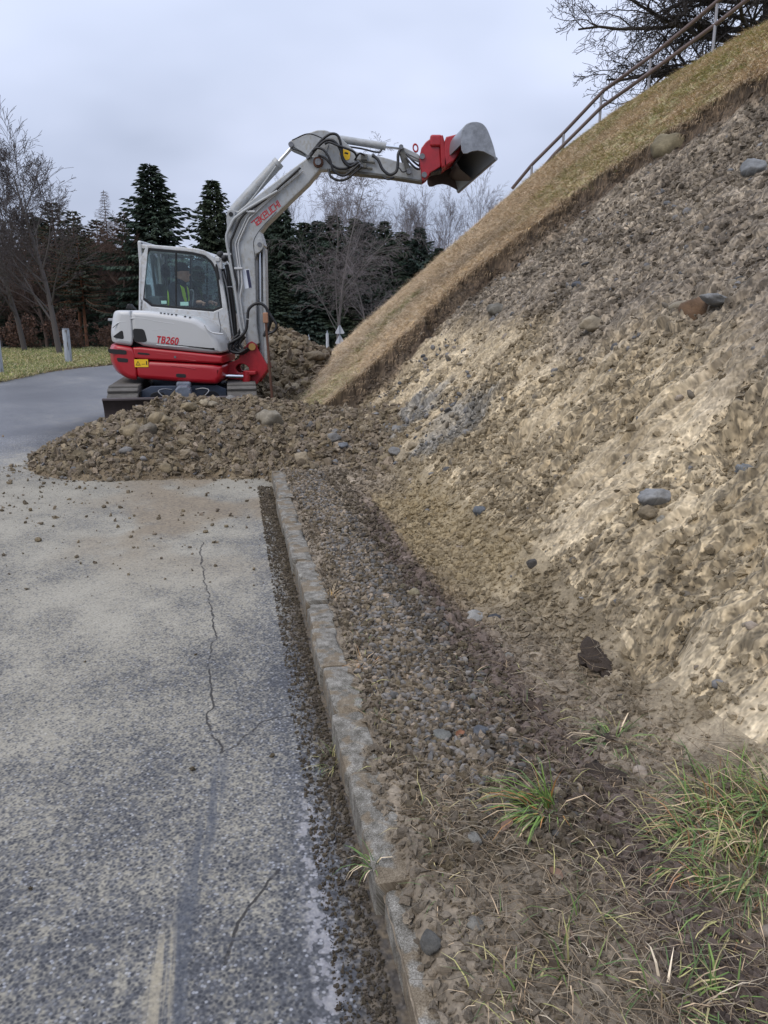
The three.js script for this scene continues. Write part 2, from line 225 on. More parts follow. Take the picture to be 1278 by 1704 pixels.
function roadColor(s, l, fine) {
  const n1 = fbm(s * 0.9 + 5, l * 1.1, 4), n2 = fbm(s * 5 + 3, l * 6, 3), n3 = noise(s * 60, l * 66), n4 = noise(s * 170, l * 170);
  let d = 0, stone = 0.5; if (fine) { d = cell(s * 78, l * 78); stone = RND[PERM[cellId + 40]]; }
  const g = fine ? (0.42 - d) : 0, pebble = fine ? sst(0.5, 0.2, d) : 0.5;
  const wetZone = sst(-1.8, -3.2, l - 0.8 * (n1 - 0.5)) * sst(6.5, 9, s) + sst(11, 14, s); const st = 70 + 30 * Math.min(1, wetZone) + 20 * (n1 - 0.5) + (stone * stone * stone - 0.22) * 96 * pebble + (n4 - 0.5) * 24; let r = st, gg = st + 1, b = st + 4;
  let cov = table(cover, s); cov *= lerp(1, 0.42, sst(-2.0, -3.6, l - 0.5 * (n1 - 0.5)) * sst(6, 9, s)); cov -= 0.2 * sst(0.0, 0.14, l) * sst(6.6, 5, s);
  const smear = s < 2.6 ? lerp(0.5, fbm(s * 3.4 + 0.6 * n2, l * 34 + 3 * n1, 3), sst(2.6, 1.6, s)) : 0.5;
  let m = sst(0.12, 1.0, cov + 0.6 * (n1 - 0.5) + 0.4 * (n2 - 0.5) + 0.42 * (n3 - 0.5) + 0.42 * (n4 - 0.5) + (fine ? 0.22 * (0.35 - g - pebble * 0.45) : 0) + 0.35 * (smear - 0.5));
  m *= 0.8;
  const du = 152 + 22 * (n1 - 0.5) + 26 * (n2 - 0.5) + (n4 - 0.5) * 14;
  r = lerp(r, du, m); gg = lerp(gg, du - 7, m); b = lerp(b, du - 25, m);
  let rough = lerp(lerp(0.72, 0.42, Math.min(1, wetZone)), 0.95, m), h = g * 0.8 * (1 - 0.5 * m) + 0.3 * n3;
  // churned dark dirt in the gutter beside the kerb
  const gut = sst(0.20, 0.29, l + 0.10 * (n2 - 0.5) + 0.05 * (n3 - 0.5)) * sst(7.2, 6.4, s), wet = gut * (0.75 + 0.5 * (n3 - 0.5)); r = lerp(r, 58 + 38 * n3 + 18 * n4, wet); gg = lerp(gg, 51 + 35 * n3 + 16 * n4, wet); b = lerp(b, 43 + 28 * n3 + 14 * n4, wet); rough = lerp(rough, 0.9, gut); h += gut * (n3 * 0.8 + n4 * 0.5);
  // brown mud film thrown out by the digger
  const mud = sst(0.52, 0.72, fbm(s * 1.3 + 31, l * 1.8 + 7, 4)) * sst(4.2, 6, s) * sst(9, 7.5, s) * sst(-1.6, -0.6, l); r = lerp(r, 106 + 26 * n3, mud * 0.7); gg = lerp(gg, 93 + 24 * n3, mud * 0.7); b = lerp(b, 75 + 20 * n3, mud * 0.7);
  // worn white paint along the gutter
  const line = sst(0.055, 0.02, Math.abs(l - 0.17 - 0.015 * Math.sin(s * 3))) * sst(0.50, 0.62, 0.55 * n3 + 0.5 * n2 + 0.12 * pebble) * sst(2.5, 2.1, s); r = lerp(r, 152, line * 0.7); gg = lerp(gg, 150, line * 0.7); b = lerp(b, 152, line * 0.7);
  // dark tyre wipe with a pale clay smear beside it
  const wl = -0.155 + 0.05 * Math.sin(s * 2.3 + 1.2), wipe = sst(0.045, 0.012, Math.abs(l - wl + 0.02 * (noise(s * 6, 3) - 0.5))) * sst(2.75, 2.35, s) * sst(0.3, 0.6, fbm(s * 5 + 2, l * 70 + 4 * n1, 3)), pale = sst(0.05, 0.015, Math.abs(l - wl + 0.045)) * sst(1.85, 1.7, s) * sst(0.3, 0.6, fbm(s * 4, l * 80 + 5 + 4 * n1, 3));
  r = lerp(r, 52, wipe * 0.5); gg = lerp(gg, 55, wipe * 0.5); b = lerp(b, 62, wipe * 0.5); rough = lerp(rough, 0.4, wipe); r = lerp(r, 158, pale * 0.7); gg = lerp(gg, 148, pale * 0.7); b = lerp(b, 126, pale * 0.7);
  if (fine && s > 1.4 && s < 5.4 && l > -0.4) { const k = crackDist(s, l), w = sst(0.0065, 0.002, k) * sst(0.2, 0.6, n3 * 0.6 + 0.4 * n2) * 0.75; r = lerp(r, 30, w); gg = lerp(gg, 28, w); b = lerp(b, 27, w); h -= 1.2 * w; }
  roadOut[0] = r; roadOut[1] = gg; roadOut[2] = b; roadOut[3] = rough; roadOut[4] = h;
}
const road = tag(sub('road', scene), 'grey asphalt road filmed with beige clay and mud', 'road', null, 'structure');
function roadSheet(s0, s1, l0, l1, W, H, y, fine) {
  const A = new Uint8Array(W * H * 4), B = new Uint8Array(W * H * 4);
  for (let j = 0; j < H; j++) for (let i = 0; i < W; i++) { roadColor(lerp(s0, s1, (j + 0.5) / H), lerp(l0, l1, (i + 0.5) / W), fine); const k = (j * W + i) * 4; A[k] = clamp(roadOut[0], 0, 255); A[k + 1] = clamp(roadOut[1], 0, 255); A[k + 2] = clamp(roadOut[2], 0, 255); A[k + 3] = 255; B[k] = clamp(roadOut[4] * 90 + 100, 0, 255); B[k + 1] = clamp(roadOut[3] * 255, 0, 255); B[k + 2] = 0; B[k + 3] = 255; }
  const mk = (d, c) => { const t = new THREE.DataTexture(d, W, H); t.magFilter = THREE.LinearFilter; t.minFilter = THREE.LinearMipmapLinearFilter; t.generateMipmaps = true; if (c) t.colorSpace = THREE.SRGBColorSpace; t.needsUpdate = true; return t; };
  const bt = mk(B), m = new THREE.MeshStandardMaterial({ map: mk(A, 1), roughnessMap: bt, bumpMap: bt, roughness: 1, bumpScale: fine ? 0.008 : 0.005, side: THREE.DoubleSide });
  const g = new THREE.BufferGeometry(); const q = [[s0, l0, 0, 0], [s1, l0, 0, 1], [s1, l1, 1, 1], [s0, l1, 1, 0]]; const n = 24, P = [], U = [], I = [];
  for (let i = 0; i <= n; i++) for (let j = 0; j <= n; j++) { const s = lerp(s0, s1, i / n), l = lerp(l0, l1, j / n); P.push(wx(s, l), y, wz(s, l)); U.push(j / n, i / n); if (i < n && j < n) { const k = i * (n + 1) + j; I.push(k, k + 1, k + n + 1, k + 1, k + n + 2, k + n + 1); } }
  g.setAttribute('position', new THREE.Float32BufferAttribute(P, 3)); g.setAttribute('uv', new THREE.Float32BufferAttribute(U, 2)); g.setIndex(I); g.computeVertexNormals();
  obj('road_surface', g, m, road);
}
roadSheet(0.5, 4.2, -2.9, 0.34, 2048, 2048, 0, true);
roadSheet(4.2, 10.8, -6.0, 0.34, 2048, 1792, 0, true);
roadSheet(10.8, 24, -6.2, 1.2, 768, 1024, -0.002, false);
{ // the rest of the road, as a ribbon that follows the bend
  const P = [], U = [], K = [], I = []; let k = 0;
  for (let s = -6; s <= 50; s += 0.5) { const a = table(roadLeft, s), b = table(roadRight, s); for (let j = 0; j <= 10; j++) { const l = lerp(a, b, j / 10); P.push(wx(s, l), -0.008, wz(s, l)); U.push(s / 1.5, l / 1.5); roadColor(s, l, false); K.push(lin(roadOut[0] * 1.1), lin(roadOut[1] * 1.1), lin(roadOut[2] * 1.1)); if (s < 50 && j < 10) I.push(k, k + 1, k + 11, k + 1, k + 12, k + 11); k++; } }
  const g = new THREE.BufferGeometry(); g.setAttribute('position', new THREE.Float32BufferAttribute(P, 3)); g.setAttribute('uv', new THREE.Float32BufferAttribute(U, 2)); g.setAttribute('color', new THREE.Float32BufferAttribute(K, 3)); g.setIndex(I); g.computeVertexNormals();
  obj('road_surface', g, new THREE.MeshStandardMaterial({ vertexColors: true, map: soilGrain, roughness: 0.45, side: THREE.DoubleSide }), road);
}

// the cut bank with its verge, and the uncut grass slope behind it
const bank = tag(sub('cut_bank', scene), 'freshly dug clay bank with pale scraped patches and embedded gravel', 'terrain', null, 'structure');
obj('verge_soil', field(0.3, 4.4, 0.33, 1.6, [0.010, 0.010], groundH, groundColor), soilMat, bank);
obj('verge_soil', field(4.4, 11.4, 0.40, 1.6, [0.02, 0.016], groundH, groundColor), soilMat, bank);
{
  const S0 = 0.3, S1 = 11.4, L0 = 1.6, L1 = 7.6, W = 2048, H = 1536, A = new Uint8Array(W * H * 4), B = new Uint8Array(W * H * 4), c = [0, 0, 0], enc = (v) => 255 * (v < 0.0031308 ? v * 12.92 : 1.055 * Math.pow(v, 1 / 2.4) - 0.055);
  for (let j = 0; j < H; j++) for (let i = 0; i < W; i++) {
    const s = lerp(S0, S1, (i + 0.5) / W), l = lerp(L0, L1, (j + 0.5) / H), k = (j * W + i) * 4, sc = scraped(s, l); groundColor(s, l, c);
    const q = s + 0.03 * (noise(s * 21, l * 21) - 0.5), w = l + 0.03 * (noise(s * 21 + 5, l * 21) - 0.5), f1 = facet(q * 30, w * 19, 0.8), t1 = RND[PERM[cellId + 3]] - 0.5, f2 = facet(q * 64 + 9, w * 46, 0.8), t2 = RND[PERM[cellId + 8]] - 0.5, n = noise(s * 150, l * 130) - 0.5, v = 1 + (0.30 * t1 + 0.50 * t2) * (1 - 0.55 * sc) + 0.34 * n;
    A[k] = clamp(enc(c[0]) * v, 0, 255); A[k + 1] = clamp(enc(c[1]) * v, 0, 255); A[k + 2] = clamp(enc(c[2]) * v, 0, 255); A[k + 3] = 255; B[k] = B[k + 1] = B[k + 2] = clamp(128 + (60 * f1 + 48 * f2) * (1 - 0.5 * sc) + 40 * n, 0, 255); B[k + 3] = 255;
  }
  const mk = (d, e) => { const t = new THREE.DataTexture(d, W, H); t.magFilter = THREE.LinearFilter; t.minFilter = THREE.LinearMipmapLinearFilter; t.generateMipmaps = true; if (e) t.colorSpace = THREE.SRGBColorSpace; t.needsUpdate = true; return t; };
  const g = field(S0, S1, L0, L1, [0.0145, 0.0165], (s, l) => groundH(s, l, true), (s, l, o) => { o[0] = o[1] = o[2] = 1; }, 1.1, (s, l) => relief(s, l) * groundParts(s, l).cut); g.deleteAttribute('color'); const u = g.attributes.uv; for (let i = 0; i < u.count; i++) u.setXY(i, (u.getX(i) * 1.1 - S0) / (S1 - S0), (u.getY(i) * 1.1 / 1.3 - L0) / (L1 - L0));
  obj('cut_face', g, new THREE.MeshStandardMaterial({ map: mk(A, 1), bumpMap: mk(B), bumpScale: 0.032, roughness: 0.95, side: THREE.DoubleSide }), bank);
}
tag(obj('grass_slope', field(-6, 44, 0.5, 30, [0.14, 0.14], (s, l) => { const fine = s > 0.3 && s < 11.4 && l > 0.44 && l < 7.6, g = groundParts(s, l), h = smax(g.verge - 0.1 * sst(11, 13, s), g.bank, 0.1); return (fine ? h - 0.16 - 0.3 * sst(0.5, 0.05, Math.abs(g.e)) : h - 0.02) + 0.07 * (fbm(s * 1.7, l * 1.7, 3) - 0.5) * sst(1, 2, l) - 0.5 * sst(12, 16, s) * sst(0.9, 0.5, l - bendAway(s)); }, groundColor), flatMat), 'hillside of dry straw coloured grass above the dug bank', 'terrain', null, 'structure');

// kerb: weathered granite blocks, each set a little out of line
const kerbMap = dataTex(512, 512, (i, j, o) => { const a = fbm(i / 26, j / 26, 4), b = noise(i / 2.2, j / 2.2); let d = sst(0.46, 0.62, fbm(i / 60 + 9, j / 60, 4)); const v = 110 + 84 * (a - 0.5) + 64 * (b - 0.5), e = 40 * (b - 0.5) + 30 * (a - 0.5); d *= 0.8; o[0] = lerp(v, 108 + e, d); o[1] = lerp(v - 4, 95 + e, d); o[2] = lerp(v - 13, 76 + e * 0.9, d); });
const kerbBump = kerbMap.clone(); kerbBump.colorSpace = THREE.NoColorSpace; kerbBump.needsUpdate = true;
const kerbMat = new THREE.MeshStandardMaterial({ map: kerbMap, bumpMap: kerbBump, bumpScale: 0.006, roughness: 0.92, side: THREE.DoubleSide });
const kerb = thing('kerb', 'line of weathered grey granite kerb blocks beside the road', 'kerb'); kerb.userData.kind = 'structure';
{
  const r = rng(5), cuts = [[7.35, 6.2, 0.315], [6.2, 5.42, 0.296], [5.42, 4.55, 0.305], [4.55, 3.83, 0.318], [3.83, 3.48, 0.322], [3.48, 3.06, 0.305], [3.06, 2.66, 0.318], [2.66, 2.26, 0.308], [2.26, 1.72, 0.312], [1.72, 1.28, 0.33], [1.28, 0.7, 0.34], [0.7, 0.1, 0.34]];
  for (const [b, a, l0] of cuts) {
    const L = b - a - 0.006, g = new THREE.BoxGeometry(0.124, 0.26, L, 8, 12, Math.max(8, Math.round(L / 0.025))), p = g.attributes.position, off = r() * 40;
    for (let i = 0; i < p.count; i++) {
      let x = p.getX(i), y = p.getY(i), z = p.getZ(i); const ex = sst(0.044, 0.062, Math.abs(x)), ey = sst(0.108, 0.13, y), ez = sst(L / 2 - 0.026, L / 2, Math.abs(z));
      const n = fbm(z * 14 + off, x * 14 + y * 11, 3) - 0.5, chip = sst(0.6, 0.8, noise(z * 9 + off, 4)); const rd = Math.max(0, ex + ey + ez - 1);
      x -= Math.sign(x) * rd * (0.003 + 0.012 * chip); y -= rd * (0.003 + 0.014 * chip) * (y > 0 ? 1 : 0); z -= Math.sign(z) * rd * 0.003; x += n * 0.005; y += n * 0.009 * (y > 0 ? 1 : 0); p.setXYZ(i, x, y, z);
    }
    const u = g.attributes.uv; for (let i = 0; i < u.count; i++) { u.setXY(i, p.getX(i) * 1.9 + p.getY(i) * 1.4 + off, p.getZ(i) * 1.9 + off); } g.computeVertexNormals();
    const m = obj('kerb_block', g, kerbMat, kerb), s = (a + b) / 2, l = l0 + 0.062; m.position.set(wx(s, l), -0.026 - 0.018 * sst(2.2, 1.4, s) + (r() - 0.5) * 0.014, wz(s, l)); m.rotation.set((r() - 0.5) * 0.02, Math.atan2(-DX, -DZ) + (r() - 0.5) * 0.02, (r() - 0.5) * 0.04);
  }
}

// ------------------------------------------------------------------ heaps of dug soil
const heapLine = [[-3.5, -8.3, 0.03], [-3.25, -8.65, 0.18], [-2.95, -9.15, 0.46], [-2.5, -9.35, 0.60], [-1.95, -9.3, 0.59], [-1.45, -9.2, 0.58], [-0.9, -9.1, 0.48], [-0.3, -9.2, 0.43], [0.3, -9.0, 0.5]];
const farLine = [[-3.0, -15.6, 0.75], [-2.3, -14.9, 1.05], [-1.85, -14.4, 1.24], [-1.5, -14.1, 1.02], [-1.2, -13.7, 0.7]];
function ridge(line, x, z, reach) { let best = -1; for (let i = 1; i < line.length; i++) { const [a, b, h0] = line[i - 1], [c, d, h1] = line[i], ux = c - a, uz = d - b, t = clamp(((x - a) * ux + (z - b) * uz) / (ux * ux + uz * uz), 0, 1), q = Math.hypot((x - a - t * ux) * (x < -2.9 && z > -11 ? 1.75 : 1), z - b - t * uz), h = lerp(h0, h1, t), R = reach * (0.16 + 0.84 * Math.min(1, h / 0.5)); const y = h * (1 - Math.pow(q / R, 1.25)); if (y > best) best = y; } return best; }
const clods = (x, z) => 0.085 * (0.5 - cell(x * 5, z * 5)) + 0.05 * (0.5 - cell(x * 11 + 3, z * 11)) + 0.03 * (0.5 - cell(x * 24, z * 24 + 7));
const nearHeapH = (x, z) => { const h = ridge(heapLine, x + 0.3 * (fbm(x * 1.4, z * 1.4 + 60, 3) - 0.5), z + 0.9 * (fbm(x * 1.2 + 8, z * 0.9, 3) - 0.5), z > -9.2 ? 2.0 : 0.95); return h + clods(x, z) * sst(-0.05, 0.12, h) + 0.1 * (fbm(x * 2, z * 2, 2) - 0.5) * sst(0, 0.2, h) - 0.03; };
const farHeapH = (x, z) => { const h = ridge(farLine, x + 0.5 * (fbm(x, z + 30, 3) - 0.5), z, 1.75); return h + 1.9 * clods(x * 0.62, z * 0.62) * sst(-0.05, 0.2, h) - 0.03; };
const heapColor = (s, l, o) => { const x = wx(s, l), z = wz(s, l), n = fbm(x * 3, z * 3, 4), m = noise(x * 26, z * 26), t = (n - 0.5) * 50 + (m - 0.5) * 34; o[0] = lin(122 + t); o[1] = lin(107 + t * 0.95); o[2] = lin(84 + t * 0.82); };
const nearHeap = thing('spoil_heap', 'low heap of brown clods and stones spread across the road', 'heap');
obj('soil', field(6.2, 11.6, -3.0, 2.5, [0.02, 0.02], (s, l) => { const h = nearHeapH(wx(s, l), wz(s, l)); return h < -0.02 ? -0.05 : h; }, heapColor), soilMat, nearHeap);
const farHeap = thing('spoil_heap', 'tall heap of brown clods behind the digger at the foot of the slope', 'heap');
obj('soil', field(10.8, 18, -2.2, 4, [0.035, 0.035], (s, l) => { const h = farHeapH(wx(s, l), wz(s, l)); return h < -0.02 ? -0.1 : h; }, heapColor), soilMat, farHeap);

// everything that lies on the ground stands on this
function surface(x, z) {
  const s = rs(x, z), l = rl(x, z); let y = l > 0.37 ? (s > 0.3 && s < 11.4 && l < 7.6 ? groundH(s, l) : smax(vergeH(s, l), groundParts(s, l).bank, 0.1)) : l > 0.31 && s < 7.35 ? 0.1 : 0; if (l > 0.31 && l < 0.45 && s < 7.35) y = Math.max(y, 0.104 - 0.018 * sst(2.2, 1.4, s));
  y = Math.max(y, nearHeapH(x, z), farHeapH(x, z)); return y;
}
// stone and clod shapes
function stoneGeo(seed, detail, rough, flat = 1) {
  const r = rng(seed), g = mergeVertices(new THREE.IcosahedronGeometry(0.5, detail).deleteAttribute('normal').deleteAttribute('uv')), p = g.attributes.position, o = r() * 90, cuts = [...Array(5)].map(() => [V(r() - 0.5, r() - 0.5, r() - 0.5).normalize(), 0.30 + r() * 0.14]);
  for (let i = 0; i < p.count; i++) {
    const v = V().fromBufferAttribute(p, i), n = v.clone().normalize(); let k = 1 + rough * (noise(n.x * 2.2 + o, n.y * 2.2 + n.z * 1.7 + o) - 0.5) * 1.3 + rough * 0.7 * (noise(n.x * 6 + o, n.z * 6 - n.y * 5) - 0.5); v.multiplyScalar(k);
    for (const [d, q] of cuts) { const e = v.dot(d); if (e > q) v.addScaledVector(d, (q - e) * 0.85); } v.y *= flat; p.setXYZ(i, v.x, v.y, v.z);
  }
  const u = new Float32Array(p.count * 2); for (let i = 0; i < p.count; i++) { u[i * 2] = p.getX(i) * 0.6 + p.getY(i) * 0.3; u[i * 2 + 1] = p.getZ(i) * 0.6 + p.getY(i) * 0.4; } g.setAttribute('uv', new THREE.BufferAttribute(u, 2)); g.computeVertexNormals(); return g;
}
const facetted = (g) => { const q = g.toNonIndexed(); q.computeVertexNormals(); return q; };
const clodGeos = [1, 2, 3, 4, 5].map((k) => facetted(stoneGeo(k * 31, 1, 1.25, 0.72))), gravelGeos = [1, 2, 3].map((k) => stoneGeo(k * 57 + 3, 1, 0.25, 0.7));
const stoneMat = new THREE.MeshStandardMaterial({ roughness: 0.85, map: grimeTile, side: THREE.DoubleSide }), clodMat = new THREE.MeshStandardMaterial({ roughness: 0.97, map: soilGrain, bumpMap: soilBump, bumpScale: 0.006, side: THREE.DoubleSide });
const tmpM = new THREE.Matrix4(), tmpQ = new THREE.Quaternion(), tmpE = new THREE.Euler(), tmpC = new THREE.Color();
function scatter(name, parent, geos, material, seed, count, place, size, color, sink = 0.25, tilt = 6.28) {
  const r = rng(seed), per = geos.map(() => []);
  for (let i = 0; i < count; i++) { const p = place(r); if (!p) continue; const [x, z] = p, d = size(r, x, z), y = p[2] ?? surface(x, z); tmpE.set((r() - 0.5) * tilt, r() * 6.28, (r() - 0.5) * tilt); tmpQ.setFromEuler(tmpE); tmpM.compose(V(x, y + d * (0.38 - sink), z), tmpQ, V(d * (0.75 + 0.6 * r()), d * (0.7 + 0.4 * r()), d * (0.75 + 0.6 * r()))); per[i % geos.length].push([tmpM.clone(), color(r, x, z)]); }
  geos.forEach((g, k) => {
    const m = new THREE.InstancedMesh(g, material, per[k].length); per[k].forEach(([a, c], i) => { m.setMatrixAt(i, a); m.setColorAt(i, tmpC.setRGB(c[0], c[1], c[2])); });
    m.castShadow = m.receiveShadow = true; m.userData.kind = 'stuff'; m.name = name; parent.add(m);
  });
}
const soilTone = (r, a = 1) => { const v = (0.8 + 0.62 * r()) * a, w = r() < 0.12 ? 1.35 : 1; return [lin(126) * v * w, lin(113) * v * w, lin(93) * v * w * (0.9 + 0.2 * r())]; };
const stoneTone = (r) => { const k = r(), v = 0.55 + 0.75 * r(); return k < 0.45 ? [lin(118) * v, lin(116) * v, lin(114) * v] : k < 0.75 ? [lin(128) * v, lin(118) * v, lin(102) * v] : k < 0.9 ? [lin(100) * v, lin(101) * v, lin(102) * v] : [lin(150) * v, lin(138) * v, lin(124) * v]; };
const small = (lo, hi, p = 2.5) => (r) => lo + (hi - lo) * Math.pow(r(), p);
scatter('clods', nearHeap, clodGeos, clodMat, 901, 48000, (r) => { const x = lerp(-4.4, 0.9, r()), z = lerp(-11, -6.6, r()); const h = nearHeapH(x, z), b = rl(x, z) > 0.4 ? groundH(rs(x, z), rl(x, z)) : 0; return h > b - 0.03 && (h > 0 || (h > -0.16 && r() < 0.22)) ? [x, z] : null; }, (r, x, z) => (nearHeapH(x, z) > 0.02 ? 0.010 + 0.08 * Math.pow(r(), 5.2) : 0.006 + 0.03 * Math.pow(r(), 4)), (r) => soilTone(r, 1.0), 0.2);
scatter('stones', nearHeap, gravelGeos, stoneMat, 902, 2600, (r) => { const x = lerp(-4.4, 0.9, r()), z = lerp(-11, -6.6, r()); return nearHeapH(x, z) > 0.0 ? [x, z] : null; }, small(0.015, 0.075, 3), stoneTone, 0.15);
scatter('clods', farHeap, clodGeos, clodMat, 903, 9000, (r) => { const x = lerp(-3.6, 0.4, r()), z = lerp(-17, -12, r()); const h = farHeapH(x, z); return h > 0.02 && h > hillH(rs(x, z), rl(x, z)) + 0.05 ? [x, z] : null; }, small(0.025, 0.2, 3.4), (r) => soilTone(r, 0.9), 0.2);
scatter('clods', bank, clodGeos, clodMat, 904, 120000, (r) => { const s = lerp(0.6, 10.6, r()), l = 1.0 + 6.3 * Math.pow(r(), 1.25), g = groundParts(s, l); if (g.e < 0.05) return null; const sc = scraped(s, l); return r() < 1 - 0.8 * sc * g.cut ? [wx(s, l), wz(s, l)] : null; }, (r, x, z) => (0.008 + 0.04 * Math.pow(r(), rl(x, z) < 2.1 ? 5 : 9)) * (0.7 + 0.35 * Math.min(1.6, -z / 5)), (r, x, z) => { const c = [0, 0, 0]; groundColor(rs(x, z), rl(x, z), c); const v = 1.0 + 0.5 * r(); return [c[0] * v, c[1] * v, c[2] * v]; }, 0.22);
scatter('stones', bank, gravelGeos, stoneMat, 905, 5200, (r) => { const s = lerp(0.8, 10.4, r()), l = 1.2 + 6 * r(); const g = groundParts(s, l); return g.e > 0.12 && r() < 0.25 + 0.75 * sst(2.4, 3.8, l) ? [wx(s, l), wz(s, l)] : null; }, small(0.012, 0.075, 4), stoneTone, 0.3);
scatter('clods', bank, clodGeos, clodMat, 906, 26000, (r) => { const s = 0.9 + 6.6 * Math.pow(r(), 1.7), l = (s < 2.4 ? 0.37 : 0.43) + 1.1 * r(); return [wx(s, l), wz(s, l)]; }, small(0.005, 0.034, 3.4), (r, x, z) => { const c = [0, 0, 0]; groundColor(rs(x, z), rl(x, z), c); const v = 0.7 + 0.7 * r(); return [c[0] * v, c[1] * v, c[2] * v]; }, 0.22);
const gravel = tag(sub('gravel', scene), 'band of grey drainage gravel lying behind the kerb', 'gravel', null, 'stuff');
const gravelIn = (s, l) => { const a = table([[1.9, 0.62], [2.5, 0.54], [3.1, 0.52], [4.3, 0.53], [6.6, 0.5]], s) + 0.08 * (noise(s * 5, 3) - 0.5), b = table([[1.9, 0.98], [2.8, 0.97], [3.7, 0.92], [4.9, 0.86], [6.6, 0.76]], s) + 0.12 * (noise(s * 4, 8) - 0.5); return Math.min(sst(a - 0.06, a + 0.06, l), sst(b + 0.07, b - 0.05, l)) * sst(1.75, 2.4, s); };
scatter('pebbles', gravel, gravelGeos, stoneMat, 907, 18000, (r) => { const s = 1.7 + 5.6 * Math.pow(r(), 1.3), l = 0.46 + 0.62 * r(); return r() < gravelIn(s, l) ? [wx(s, l), wz(s, l)] : null; }, small(0.008, 0.036, 1.9), (r, x, z) => { const c = stoneTone(r), k = rl(x, z) > 0.8 && r() < 0.6 ? 0.62 : 1.05; return [c[0] * k, c[1] * k * 0.95, c[2] * k * 0.88]; }, 0.14);
scatter('silt', gravel, clodGeos, clodMat, 917, 7000, (r) => { const s = 1.7 + 5.6 * Math.pow(r(), 1.3), l = 0.46 + 0.62 * r(); return [wx(s, l), wz(s, l), surface(wx(s, l), wz(s, l)) + 0.008]; }, small(0.006, 0.03, 3), (r, x, z) => soilTone(r, rl(x, z) > 0.8 ? 0.6 : 0.85), 0.1);
const dirt = tag(sub('dirt', scene), 'crumbs of brown soil strewn over the asphalt', 'dirt', null, 'stuff');
scatter('crumbs', dirt, clodGeos, clodMat, 908, 15000, (r) => { const k = r(); let s, l; if (k < 0.84) { s = 0.9 + 6.2 * Math.pow(r(), 1.3); l = 0.300 - 0.13 * Math.pow(r(), 1.5); } else if (k < 0.975) { s = 8.6 - 4.2 * Math.pow(r(), 2.6); l = lerp(-2.8, 0.3, r()); } else { s = lerp(1.0, 11, r()); l = lerp(-4.5, 0.3, r()); } return [wx(s, l), wz(s, l)]; }, (r, x, z) => (rl(x, z) > 0.12 ? 0.003 + 0.014 * Math.pow(r(), 4) : 0.004 + 0.024 * Math.pow(r(), 6)) * (0.6 + 0.4 * Math.min(2, -z / 4)), (r, x, z) => soilTone(r, rl(x, z) > 0.14 ? 0.5 : 0.9), 0.1);

// ------------------------------------------------------------------ trees
class Twigs {                                                       // collects tapered limbs into one geometry
  constructor() { this.p = []; this.n = []; this.i = []; this.c = []; }
  limb(pts, rad, sides, col) {
    const base = this.p.length / 3, up = V(), a = V(), b = V(), d = V();
    for (let k = 0; k < pts.length; k++) {
      d.subVectors(pts[Math.min(k + 1, pts.length - 1)], pts[Math.max(k - 1, 0)]).normalize(); up.set(0, 1, 0); if (Math.abs(d.y) > 0.9) up.set(1, 0, 0); a.crossVectors(d, up).normalize(); b.crossVectors(d, a);
      for (let q = 0; q < sides; q++) { const t = q / sides * 6.2832, x = Math.cos(t), y = Math.sin(t), nx = a.x * x + b.x * y, ny = a.y * x + b.y * y, nz = a.z * x + b.z * y; this.p.push(pts[k].x + nx * rad[k], pts[k].y + ny * rad[k], pts[k].z + nz * rad[k]); this.n.push(nx, ny, nz); this.c.push(...col); }
      if (k) for (let q = 0; q < sides; q++) { const e = base + (k - 1) * sides + q, f = base + (k - 1) * sides + (q + 1) % sides; this.i.push(e, f, e + sides, f, f + sides, e + sides); }
    }
  }
  quad(a, b, c, d, col) { const k = this.p.length / 3, n = V().crossVectors(V().subVectors(b, a), V().subVectors(d, a)).normalize(); for (const v of [a, b, c, d]) { this.p.push(v.x, v.y, v.z); this.n.push(n.x, n.y, n.z); this.c.push(...col); } this.i.push(k, k + 1, k + 2, k, k + 2, k + 3); }
  geo() { const g = new THREE.BufferGeometry(); g.setAttribute('position', new THREE.Float32BufferAttribute(this.p, 3)); g.setAttribute('normal', new THREE.Float32BufferAttribute(this.n, 3)); g.setAttribute('color', new THREE.Float32BufferAttribute(this.c, 3)); g.setIndex(this.i); return g; }
}
const barkMat = new THREE.MeshStandardMaterial({ roughness: 0.95, vertexColors: true, side: THREE.DoubleSide });
const leafMat = new THREE.MeshPhysicalMaterial({ roughness: 0.9, vertexColors: true, side: THREE.DoubleSide });
const shade = (c, v) => [c[0] * v, c[1] * v, c[2] * v];
